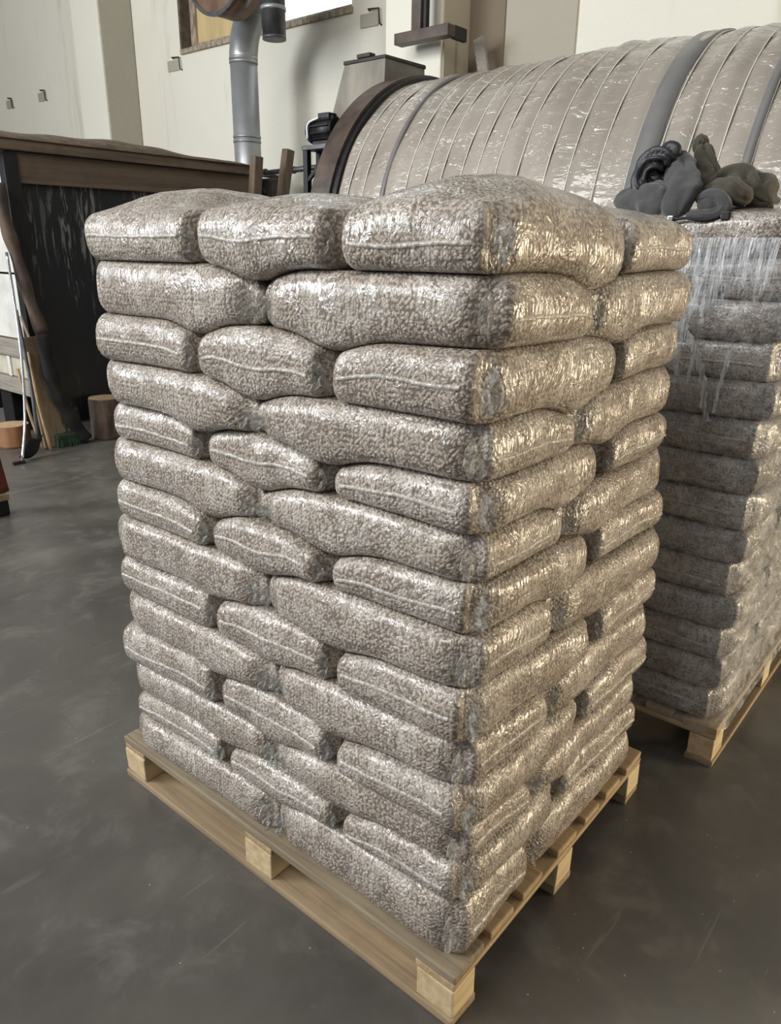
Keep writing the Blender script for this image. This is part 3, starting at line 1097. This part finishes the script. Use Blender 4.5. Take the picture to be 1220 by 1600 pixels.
# shiny lining turned out in an arch
cloth_roll('lining', [(1.30, 0.325, 1.655), (1.305, 0.345, 1.700), (1.31, 0.328, 1.742), (1.315, 0.290, 1.758), (1.32, 0.258, 1.742)], [0.028, 0.030, 0.034, 0.034, 0.028], MAT['lining'], jk, 3, 1.0, 6, 4, 0.32)
cloth_roll('lining_fold', [(1.32, 0.330, 1.662), (1.325, 0.305, 1.690), (1.33, 0.280, 1.715)], [0.03, 0.036, 0.03], MAT['lining'], jk, 5, 0.9, 6, 4, 0.34)
cloth_roll('lining_fold', [(1.31, 0.300, 1.648), (1.315, 0.280, 1.672), (1.32, 0.262, 1.70)], [0.022, 0.026, 0.022], MAT['lining'], jk, 6, 1.0, 5, 4, 0.30)
# olive sleeve standing up with a gathered cuff, and the olive back
slv = cloth_roll('sleeve', [(1.40, 0.232, 1.800), (1.39, 0.215, 1.765), (1.375, 0.200, 1.725), (1.35, 0.182, 1.690), (1.33, 0.165, 1.665)], [0.020, 0.026, 0.032, 0.036, 0.034], MAT['olive'], jk, 7, 0.9, 5, 3, 0.20)
cloth_roll('cuff', [(1.40, 0.250, 1.812), (1.40, 0.237, 1.802), (1.398, 0.226, 1.786)], [0.013, 0.021, 0.020], MAT['olive'], slv, 8, 0.9, 9, 1, 0.25, 5)
cloth_roll('olive_back', [(1.34, 0.200, 1.655), (1.37, 0.160, 1.678), (1.39, 0.115, 1.697), (1.39, 0.075, 1.680), (1.37, 0.035, 1.650), (1.34, 0.005, 1.636)], [0.030, 0.040, 0.046, 0.046, 0.040, 0.014], MAT['olive'], jk, 9, 1.1, 5, 3, 0.22)
cloth_roll('shoulder', [(1.30, 0.175, 1.650), (1.29, 0.130, 1.668), (1.29, 0.085, 1.660), (1.30, 0.045, 1.640)], [0.020, 0.028, 0.032, 0.022], MAT['olive'], jk, 10, 1.0, 4, 2, 0.18)
# collar lying open
cloth_roll('collar', [(1.25, 0.172, 1.640), (1.245, 0.140, 1.652), (1.24, 0.105, 1.645), (1.235, 0.088, 1.622), (1.225, 0.105, 1.604), (1.215, 0.140, 1.600), (1.21, 0.180, 1.606)], [0.014, 0.017, 0.018, 0.017, 0.016, 0.015, 0.012], MAT['fleece'], jk, 11, 0.7, 3, 1, 0.10)
cloth_roll('collar_lining', [(1.25, 0.165, 1.625), (1.245, 0.135, 1.630), (1.25, 0.105, 1.625)], [0.022, 0.028, 0.020], MAT['fleece'], jk, 12, 0.6, 3, 1, 0.10)
zp = tube('zip', spline([(1.197, 0.215, 1.590), (1.195, 0.175, 1.596), (1.20, 0.130, 1.590), (1.212, 0.090, 1.598)], 5), 0.004, MAT['black'], jk, 6)
box('zip_pull', (1.186, 0.205, 1.588), (1.194, 0.219, 1.602), MAT['bright_steel'], zp, 0.002)
box('sewn_tag', (1.205, 0.066, 1.590), (1.217, 0.088, 1.612), MAT['black'], jk, 0.003)

# ------------------------------------------------------------------ drum dryer
DC = (3.632, 1.50)
dr = thing('drum_dryer', (DC[0], 0.9, 0.0), 'large horizontal drum wrapped in quilted shiny grey insulation', 'drum')
seams = [2.93, 2.83, 2.74, 2.62, 2.47, 2.30, 2.17, 2.06, 1.93, 1.83, 1.71, 1.575, 1.41, 1.285, 1.135, 0.985, 0.865, 0.74, 0.60, 0.46, 0.30, 0.14, -0.02, -0.18, -0.36, -0.55, -0.75, -0.95, -1.2]
SEGN = 96


def drum_r(y):
    return 1.055 + 0.022 * math.exp(-((y - 1.3) / 0.6) ** 2)


for i in range(len(seams) - 1):
    ya, yb = seams[i], seams[i + 1]
    m = 8
    v, f = [], []
    for q in range(m + 1):
        s = q / m
        y = ya + (yb - ya) * s
        bul = 0.010 * (math.sin(math.pi * s) ** 0.7 if 0 < s < 1 else 0) + 0.004 * math.sin(math.pi * 2 * s + i)* math.sin(math.pi * s)
        for j in range(SEGN):
            a = 2 * math.pi * j / SEGN
            r = drum_r(y) + bul + 0.007 * math.sin(5 * a + i * 2.1) * math.sin(math.pi * s) + 0.004 * math.sin(13 * a + i * 1.3 + 3 * s)
            v.append((DC[0] - r * math.sin(a), y + 0.02 * math.sin(a * 2 + 3), DC[1] + r * math.cos(a)))
    for q in range(m):
        for j in range(SEGN):
            k = (j + 1) % SEGN
            f.append((q * SEGN + j, q * SEGN + k, (q + 1) * SEGN + k, (q + 1) * SEGN + j))
    band = add_mesh('insulation_band', v, f, MAT['quilt'], dr)
    pth = []
    for j in range(73):
        a = 2 * math.pi * j / 72
        r = drum_r(ya) + 0.006
        pth.append((DC[0] - r * math.sin(a), ya + 0.02 * math.sin(a * 2 + 3), DC[1] + r * math.cos(a)))
    if i:
        tube('stitching', pth, 0.0026, MAT['thread'], band, 5, False)
for (ya, yb) in ((0.985, 0.875), (2.475, 2.445), (0.50, 0.46), (0.12, 0.06)):
    v, f = [], []
    for q, (y, o) in enumerate(((ya, 0.002), (ya * 0.97 + yb * 0.03, 0.015), (ya * 0.03 + yb * 0.97, 0.015), (yb, 0.002))):
        for j in range(SEGN):
            a = 2 * math.pi * j / SEGN
            r = drum_r(y) + o
            v.append((DC[0] - r * math.sin(a), y + 0.02 * math.sin(a * 2 + 3), DC[1] + r * math.cos(a)))
    for q in range(3):
        for j in range(SEGN):
            k = (j + 1) % SEGN
            f.append((q * SEGN + j, q * SEGN + k, (q + 1) * SEGN + k, (q + 1) * SEGN + j))
    add_mesh('tape_band', v, f, MAT['strap'], dr)
v, f = ring_data(DC, 2.84, 3.0, 0.98, 1.104, 96)
add_mesh('end_ring', v, f, MAT['brown_steel'], dr, False)
v, f = ring_data(DC, 2.80, 2.86, 0.9, 1.085, 96)
add_mesh('ring_lip', v, f, MAT['black'], dr, False)
v, f = ring_data(DC, 3.0, 3.02, 0.0, 1.0, 96)
add_mesh('end_plate', v, f, MAT['rust'], dr, False)
for (y, s) in ((2.5, -1), (2.5, 1), (-0.6, -1), (-0.6, 1)):
    box('support_leg', (DC[0] + s * 0.55 - 0.12, y - 0.12, 0.0), (DC[0] + s * 0.55 + 0.12, y + 0.12, 0.62), MAT['rust'], dr, 0.01)

# hood at the drum's end
hd = thing('feed_hood', (3.6, 3.3, 0), 'tapered grey sheet metal hood at the left end of the drum', 'hood')
hx0, hx1, hy0, hy1, hz = 3.351, 3.775, 3.06, 3.42, 2.70
v = [(hx0, hy0, hz), (hx1, hy0, hz), (hx1, hy1, hz + 0.015), (hx0, hy1, hz + 0.018),
     (hx0 - 0.1, hy0, 1.0), (hx1 + 0.1, hy0, 1.0), (hx1 + 0.1, hy1 + 0.75, 1.0), (hx0 - 0.1, hy1 + 0.62, 1.0),
     (hx0 - 0.1, hy0, 0.0), (hx1 + 0.1, hy0, 0.0), (hx1 + 0.1, hy1 + 0.75, 0.0), (hx0 - 0.1, hy1 + 0.62, 0.0)]
f = [(0, 1, 2, 3)] + [(a + o, (a + 1) % 4 + o, (a + 1) % 4 + 4 + o, a + 4 + o)[::-1] for o in (0, 4) for a in range(4)] + [(11, 10, 9, 8)]
add_mesh('hood_body', v, f, MAT['hood'], hd, False)
box('hood_cap', (hx0 - 0.008, hy0 - 0.008, hz + 0.0), (hx1 + 0.008, hy1 + 0.008, hz + 0.022), MAT['rust'], hd, 0.004, 0.004, 3)
box('hood_handle', (hx0 - 0.02, hy0 + 0.12, hz + 0.02), (hx0 + 0.04, hy0 + 0.24, hz + 0.045), MAT['rust'], hd, 0.006)

# motor on its stand
MX, MY, MZ = 2.95, 3.26, 2.235
mo = thing('electric_motor', (MX, MY, MZ - 0.09), 'blue and black electric motor on a steel stand beside drum', 'motor')
mh = tube('motor_housing', [(MX, MY - 0.14, MZ), (MX, MY + 0.05, MZ)], 0.069, MAT['black'], mo, 20)
tube('fan_cover', [(MX, MY + 0.045, MZ), (MX, MY + 0.085, MZ), (MX, MY + 0.105, MZ)], [0.076, 0.074, 0.055], MAT['motor_blue'], mo, 20)
for j in range(12):
    a = 2 * math.pi * (j + 0.5) / 12
    box('cooling_fin', (MX + 0.073 * math.sin(a) - 0.004, MY - 0.125, MZ + 0.073 * math.cos(a) - 0.009), (MX + 0.073 * math.sin(a) + 0.004, MY + 0.035, MZ + 0.073 * math.cos(a) + 0.009),
        MAT['black'], mh, 0.001, rot=Matrix.Rotation(a, 3, 'Y'))
box('terminal_box', (MX - 0.04, MY - 0.10, MZ + 0.062), (MX + 0.04, MY, MZ + 0.10), MAT['black'], mo, 0.008)
box('motor_foot', (MX - 0.06, MY - 0.12, MZ - 0.088), (MX + 0.06, MY + 0.03, MZ - 0.066), MAT['black'], mo, 0.003)
tube('power_cable', spline([(MX - 0.05, MY - 0.02, MZ + 0.07), (MX - 0.085, MY + 0.045, MZ + 0.035), (MX - 0.075, MY + 0.06, MZ - 0.05)], 6), 0.007, MAT['thread'], mo, 6)
st = thing('motor_stand', (MX, MY, 0), 'dark steel angle stand carrying the motor', 'stand')
for (x, y) in ((MX - 0.06, MY + 0.085), (MX + 0.06, MY + 0.085), (MX - 0.06, MY - 0.18), (MX + 0.06, MY - 0.18)):
    box('leg', (x - 0.02, y - 0.02, 0), (x + 0.02, y + 0.02, MZ - 0.118), MAT['black'], st, 0.003)
box('top_plate', (MX - 0.085, MY - 0.21, MZ - 0.117), (MX + 0.085, MY + 0.11, MZ - 0.089), MAT['dark_galv'], st, 0.003)
box('brace', (MX - 0.075, MY - 0.08, MZ - 0.26), (MX - 0.055, MY + 0.09, MZ - 0.235), MAT['black'], st, 0.003, rot=Matrix.Rotation(R(-38), 3, 'X'))
box('low_shelf', (MX - 0.09, MY - 0.05, 1.82), (MX + 0.09, MY + 0.19, 1.86), MAT['black'], st, 0.003)

# service pipe along the wall
sp = thing('service_pipe', (4.6, 5.0, 2.2), 'thin dark pipe running along the wall behind the posts', 'pipe')
tube('pipe_run', [(4.6, 6.3, 2.205), (4.6, 5.6, 2.225), (4.6, 4.4, 2.25)], 0.026, MAT['dark_galv'], sp, 10)
for y in (5.72, 5.30, 4.75):
    tube('pipe_coupling', [(4.6, y - 0.02, 2.23), (4.6, y + 0.02, 2.23)], 0.034, MAT['dark_galv'], sp, 10)
for y in (5.9, 4.6):
    box('wall_clip', (4.6, y - 0.012, 2.2), (5.0, y + 0.012, 2.235), MAT['rust'], sp, 0.002)

# two old posts behind the bags
for (p0, p1, lab) in (((3.60, 5.02, 0.0), (3.885, 5.0, 2.27), 'short brown wooden post beside the end of the black bin'),
                      ((3.72, 5.0, 0.0), (4.27, 5.0, 2.36), 'taller brown wooden post leaning right in front of wall')):
    a, b = Vector(p0), Vector(p1)
    d = (b - a)
    rot = Vector((0, 0, 1)).rotation_difference(d.normalized()).to_matrix()
    po = box('wooden_post', a + d / 2 - Vector((0.05, 0.035, d.length / 2)), a + d / 2 + Vector((0.05, 0.035, d.length / 2)), MAT['post_wood'], None, 0.012, 0.006, 3, rot)
    tag(po, lab, 'post', 'old wooden posts')
gb = thing('gearbox', (4.3, 5.33, 0), 'small dark machine block between the two wooden posts', 'machine')
box('gearbox_case', (4.22, 5.23, 1.85), (4.40, 5.40, 2.13), MAT['rust'], gb, 0.02)
tube('shaft', [(4.18, 5.31, 2.0), (4.45, 5.31, 2.0)], 0.04, MAT['black'], gb, 12)
box('pedestal', (4.24, 5.25, 0.0), (4.38, 5.38, 1.86), MAT['rust'], gb, 0.01)

# ------------------------------------------------------------------ ducts
du = thing('exhaust_duct', (4.3, 5.6, 0), 'shiny galvanised duct pipe with elbow in front of the wall', 'duct')
dpipe = tube('duct_pipe', [(4.3, 5.62, 1.0), (4.3, 5.62, 3.14)], 0.128, MAT['galv'], du, 28)
for z in (2.46, 2.50, 3.13, 3.16):
    tube('duct_collar', [(4.3, 5.62, z), (4.3, 5.62, z + 0.022)], 0.134, MAT['galv'], dpipe, 28)
tube('duct_elbow', spline([(4.3, 5.62, 3.15), (4.3, 5.61, 3.24), (4.28, 5.55, 3.36), (4.24, 5.42, 3.47), (4.2, 5.28, 3.56)], 5), 0.132, MAT['galv'], du, 28)
tube('duct_run', [(4.2, 5.28, 3.56), (4.08, 4.95, 3.80)], 0.134, MAT['galv'], du, 28)
cy = thing('cyclone_fan', (3.85, 5.15, 3.2), 'brown rusted rounded fan housing at the top edge', 'fan housing')
tube('fan_housing', [(3.70, 5.22, 3.72), (3.95, 5.22, 3.72)], 0.37, MAT['rust_brown'], cy, 40)
v, f = ring_data((0, 0), 0, 0.02, 0.355, 0.385, 40)
v = [(3.70 + q[1] - 0.01, 5.22 + q[0], 3.72 + q[2]) for q in v]
add_mesh('housing_rim', v, f, MAT['dark_galv'], cy, False)
tube('hanger_strap', [(3.83, 5.0, 3.4), (3.8, 4.84, 3.46), (3.8, 4.80, 3.8)], 0.012, MAT['galv'], cy, 6)
fp = thing('flue_pipe', (3.8, 4.63, 3.1), 'dark sooty vertical pipe stub hanging at top beside window', 'pipe')
tube('flue_tube', [(3.8, 4.63, 3.11), (3.8, 4.63, 4.6)], 0.095, MAT['dark_galv'], fp, 24)
tube('flue_band', [(3.8, 4.63, 3.30), (3.8, 4.63, 3.33)], 0.102, MAT['galv'], fp, 24)
tube('flue_rod', [(3.8, 4.76, 3.2), (3.8, 4.76, 4.6)], 0.012, MAT['black'], fp, 6)
tube('flue_rim', [(3.8, 4.63, 3.10), (3.8, 4.63, 3.125)], 0.096, MAT['dark_galv'], fp, 24)

# ------------------------------------------------------------------ steel bracket on the pilaster
sb = thing('steel_bracket', (4.45, 3.6, 3.1), 'brown steel beam and post bracket fixed to the pier above drum', 'bracket')
box('bracket_beam', (4.36, 3.30, 3.055), (4.46, 3.83, 3.135), MAT['brown_steel'], sb, 0.004)
box('bracket_post', (4.37, 3.575, 3.10), (4.45, 3.665, 4.6), MAT['brown_steel'], sb, 0.004)
box('post_web', (4.40, 3.545, 3.10), (4.45, 3.58, 4.6), MAT['black'], sb, 0.003)
box('beam_plate', (4.46, 3.30, 3.05), (4.62, 3.34, 3.14), MAT['black'], sb, 0.004)
pl = box('grey_plank', (4.77, 2.86, 0.0), (4.80, 2.95, 3.16), MAT['grey_board'], None, 0.004, 0.003, 5, Matrix.Rotation(R(-14.5), 3, 'X'))
tag(pl, 'grey board leaning against the pier behind the drum', 'board')

# ------------------------------------------------------------------ big bin at left
bn = thing('fuel_bin', (2.9, 6.0, 0), 'big dark box bin with sooty black front and board rim', 'bin')
bx0, bx1, by0, by1 = 1.82, 4.00, 5.30, 6.36
box('front_plate', (bx0, by0, 0.12), (bx1, by0 + 0.05, 1.96), MAT['soot'], bn, 0.006)
box('side_panel', (bx1 - 0.05, by0 + 0.05, 0.12), (bx1, by1, 2.15), MAT['soot'], bn, 0.006)
for (z0, z1) in ((0.81, 1.29), (1.305, 1.74), (1.755, 2.15)):
    box('white_panel', (1.755, by0 + 0.03, z0), (1.80, by1, z1), MAT['white_paint'], bn, 0.006)
box('sill_beam', (1.73, by0 - 0.02, 0.665), (1.83, by1, 0.80), MAT['grey_board_y'], bn, 0.01)
box('white_panel', (1.76, by0 + 0.02, 0.50), (1.80, by1, 0.66), MAT['yellow_white'], bn, 0.006)
box('panel_batten', (1.745, by0 + 0.34, 0.50), (1.762, by0 + 0.39, 0.66), MAT['white_paint'], bn, 0.003)
box('sill_beam', (1.72, by0 - 0.02, 0.37), (1.83, by1, 0.495), MAT['grey_board_y'], bn, 0.01)
box('bin_foot', (1.78, by0 + 0.5, 0.0), (1.95, by0 + 0.7, 0.37), MAT['black'], bn, 0.01)
box('back_panel', (bx0, by1 - 0.05, 0.12), (bx1, by1, 2.15), MAT['soot'], bn, 0.006)
box('corner_post', (bx0 - 0.075, by0 - 0.06, 0.0), (bx0 + 0.03, by0 + 0.03, 2.12), MAT['black'], bn, 0.008)
box('corner_post', (bx1 - 0.07, by0 - 0.01, 0.0), (bx1 + 0.03, by0 + 0.09, 2.10), MAT['black'], bn, 0.008)
box('rim_board', (bx0 - 0.02, by0 - 0.045, 1.93), (bx1 + 0.02, by0 + 0.02, 2.135), MAT['dark_wood'], bn, 0.008, 0.006, 2)
box('rim_board', (bx0 - 0.30, by0 - 0.08, 2.14), (bx1 + 0.05, by0 + 0.02, 2.215), MAT['dark_wood'], bn, 0.008, 0.006, 4)
# lumpy dusty roof
nx_, ny_ = 60, 16
v, f = [], []
for i in range(nx_ + 1):
    for j in range(ny_ + 1):
        x = bx0 - 0.32 + (bx1 - bx0 + 0.36) * i / nx_
        y = by0 - 0.10 + (by1 - by0 + 0.12) * j / ny_
        ed = min(j / 3.0, 1.0) * min((nx_ - i) / 5.0, 1)
        z = 2.215 + 0.085 * ed ** 0.6 * (0.85 + 0.25 * math.sin(x * 3.1)) + 0.005 * math.sin(x * 13 + 2 * math.sin(y * 9)) * ed + 0.012 * math.sin(x * 4.3 + 1) * ed
        v.append((x, y, z))
for i in range(nx_):
    for j in range(ny_):
        a = i * (ny_ + 1) + j
        f.append((a, a + ny_ + 1, a + ny_ + 2, a + 1))
k0 = len(v)
edge = [i * (ny_ + 1) for i in range(nx_ + 1)] + [nx_ * (ny_ + 1) + j for j in range(1, ny_ + 1)] + [i * (ny_ + 1) + ny_ for i in range(nx_ - 1, -1, -1)] + [j for j in range(ny_ - 1, 0, -1)]
for q in edge:
    v.append((v[q][0], v[q][1], 2.213))
for q in range(len(edge)):
    q2 = (q + 1) % len(edge)
    f.append((edge[q], k0 + q, k0 + q2, edge[q2]))
f.append(tuple(k0 + q for q in range(len(edge) - 1, -1, -1)))
add_mesh('dusty_roof', v, f, MAT['sawdust'], bn)

# ------------------------------------------------------------------ tools leaning on the bin
pole = thing('bent_pole', (1.8, 5.12, 0), 'thick bent tree branch leaning on the black bin, dark lower half', 'branch')
P = [(1.655, 5.24, 1.912), (1.668, 5.235, 1.664), (1.704, 5.225, 1.428), (1.744, 5.21, 1.136), (1.793, 5.19, 0.878), (1.800, 5.17, 0.613), (1.836, 5.15, 0.41), (1.899, 5.13, 0.222), (1.985, 5.12, 0.03)]
P = [(a, b - 0.06, c) for a, b, c in P]
s = spline(P, 6)
cut = len(s) // 2
tube('upper_branch', s[:cut + 1], [0.046 + 0.006 * math.sin(i * 0.9) for i in range(cut + 1)], MAT['bark'], pole, 14)
tube('lower_branch', s[cut:], [0.046 + 0.012 * min(1, i / 8) + 0.007 * math.sin(i * 1.1) for i in range(len(s) - cut)], MAT['bark_dark'], pole, 14)

rod = thing('steel_rod', (1.5, 4.95, 0), 'bright thin steel rod with small hooked foot leaning at left', 'rod')
rp = spline([(1.640, 5.17, 1.451), (1.62, 5.12, 1.125), (1.565, 5.02, 0.721), (1.48, 4.92, 0.302), (1.365, 4.81, 0.018)], 6)
tube('rod_bar', rp, 0.011, MAT['bright_steel'], rod, 8)
box('rod_hook', (1.30, 4.80, 0.0), (1.385, 4.83, 0.022), MAT['black'], rod, 0.004)

sh = thing('shovel', (1.55, 4.9, 0), 'dark shovel with black curved blade standing on the floor', 'shovel')
tube('handle', spline([(1.64, 5.16, 1.05), (1.625, 5.08, 0.716), (1.595, 5.0, 0.434), (1.555, 4.93, 0.12)], 6), 0.014, MAT['dark_galv'], sh, 8)
v, f = [], []
for i in range(7):
    for j in range(7):
        a, b = i / 6, j / 6 * 2 - 1
        wdt = 0.085 * (1 - 0.25 * (1 - a))
        v.append((1.55 - 0.10 * a + b * wdt, 4.93 - 0.05 * a + b * wdt * 0.4, 0.125 - 0.115 * a + 0.03 * b * b))
for q in list(v):
    v.append((q[0] + 0.004, q[1] + 0.006, q[2] + 0.005))
for i in range(6):
    for j in range(6):
        a = i * 7 + j
        f.append((a, a + 1, a + 8, a + 7))
        f.append((49 + a, 49 + a + 7, 49 + a + 8, 49 + a + 1))
for k in range(6):
    for (a, b) in ((k, k + 1), (42 + k + 1, 42 + k), ((k + 1) * 7, k * 7), (k * 7 + 6, (k + 1) * 7 + 6)):
        f.append((b, a, a + 49, b + 49))
add_mesh('blade', v, f, MAT['black'], sh)

o = tube('wooden_stick', spline([(1.600, 5.19, 0.62), (1.60, 5.10, 0.281), (1.64, 5.05, 0.012)], 4), 0.012, MAT['stick'], None, 8)
tag(o, 'short pale wooden stick leaning beside the shovel handle', 'stick', 'leaning sticks')
o = tube('wooden_stick', spline([(1.68, 5.16, 0.74), (1.66, 5.06, 0.35), (1.675, 5.0, 0.012)], 4), 0.013, MAT['stick'], None, 8)
tag(o, 'light wooden stick standing in front of the wide plank', 'stick', 'leaning sticks')
bd = box('wide_plank', (1.665, 5.13, 0.005), (1.835, 5.155, 0.85), MAT['dull_plank'], None, 0.004, 0.002, 3, Matrix.Rotation(R(-7), 3, 'X') @ Matrix.Rotation(R(-1), 3, 'Y'))
tag(bd, 'wide pale plank leaning upright against the bin corner', 'plank')

br = thing('broom', (1.88, 5.08, 0), 'broom with green bristle head leaning on the bin', 'broom')
tube('broom_handle', [(1.70, 5.23, 1.0), (1.79, 5.15, 0.5), (1.875, 5.09, 0.085)], 0.012, MAT['dull_plank'], br, 8)
box('broom_head', (1.76, 5.03, 0.062), (2.0, 5.12, 0.10), MAT['green'], br, 0.01)
v, f = [], []
rnd = random.Random(8)
for i in range(26):
    for j in range(5):
        x, y = 1.77 + 0.22 * i / 25, 5.04 + 0.07 * j / 4
        k = len(v)
        dx, dy = rnd.uniform(-0.012, 0.012), rnd.uniform(-0.02, 0.012)
        for (a, b) in ((-0.005, -0.005), (0.005, -0.005), (0.005, 0.005), (-0.005, 0.005)):
            v.append((x + a, y + b, 0.066))
        for (a, b) in ((-0.007, -0.007), (0.007, -0.007), (0.007, 0.007), (-0.007, 0.007)):
            v.append((x + a + dx, y + b + dy, 0.002))
        f += [(k, k + 1, k + 5, k + 4), (k + 1, k + 2, k + 6, k + 5), (k + 2, k + 3, k + 7, k + 6), (k + 3, k, k + 4, k + 7), (k + 4, k + 5, k + 6, k + 7)]
tag(add_mesh('bristles', v, f, MAT['green'], br, False), kind='stuff')


def stump(x, y, r, h, label, group, sidem='log_side'):
    t = thing('log_stump', (x, y, 0), label, 'stump', group)
    n = 28
    v = []
    for z, k in ((0, 1.03), (0.02, 1.02), (h - 0.008, 1.0), (h, 0.985)):
        for j in range(n):
            a = 2 * math.pi * j / n
            rr = r * k * (1 + 0.035 * math.sin(3 * a + x) + 0.02 * math.sin(7 * a))
            v.append((x + rr * math.cos(a), y + rr * math.sin(a), z))
    f = [(i * n + j, i * n + (j + 1) % n, (i + 1) * n + (j + 1) % n, (i + 1) * n + j) for i in range(3) for j in range(n)]
    f.append(tuple(range(n - 1, -1, -1)))
    add_mesh('bark_side', v, f, MAT[sidem], t)
    tp = [(x + (p[0] - x) * 0.99, y + (p[1] - y) * 0.99, h + 0.0015) for p in v[3 * n:]]
    add_mesh('cut_face', [(p[0], p[1], h - 0.003) for p in tp] + tp, [tuple(range(n, 2 * n))] + [(j, (j + 1) % n, n + (j + 1) % n, n + j) for j in range(n)], MAT['log_top'], t, False)


stump(1.57, 5.38, 0.125, 0.17, 'low reddish log round on the floor left of the tools', 'log stumps')
stump(2.22, 5.10, 0.13, 0.33, 'taller dark log stump between the branch and the pellet stack', 'log stumps', 'bark')

# red machine foot at the left edge
rm = thing('red_machine_foot', (0.74, 3.82, 0), 'worn red steel leg with wooden block at the left picture edge', 'machine foot')
box('red_leg', (0.64, 3.78, 0.13), (0.80, 3.86, 0.75), MAT['red'], rm, 0.008, rot=Matrix.Rotation(R(-6), 3, 'Y'))
box('wood_packing', (0.66, 3.76, 0.095), (0.815, 3.88, 0.135), MAT['stick'], rm, 0.005)
box('black_foot', (0.68, 3.77, 0.0), (0.812, 3.87, 0.095), MAT['black'], rm, 0.012)
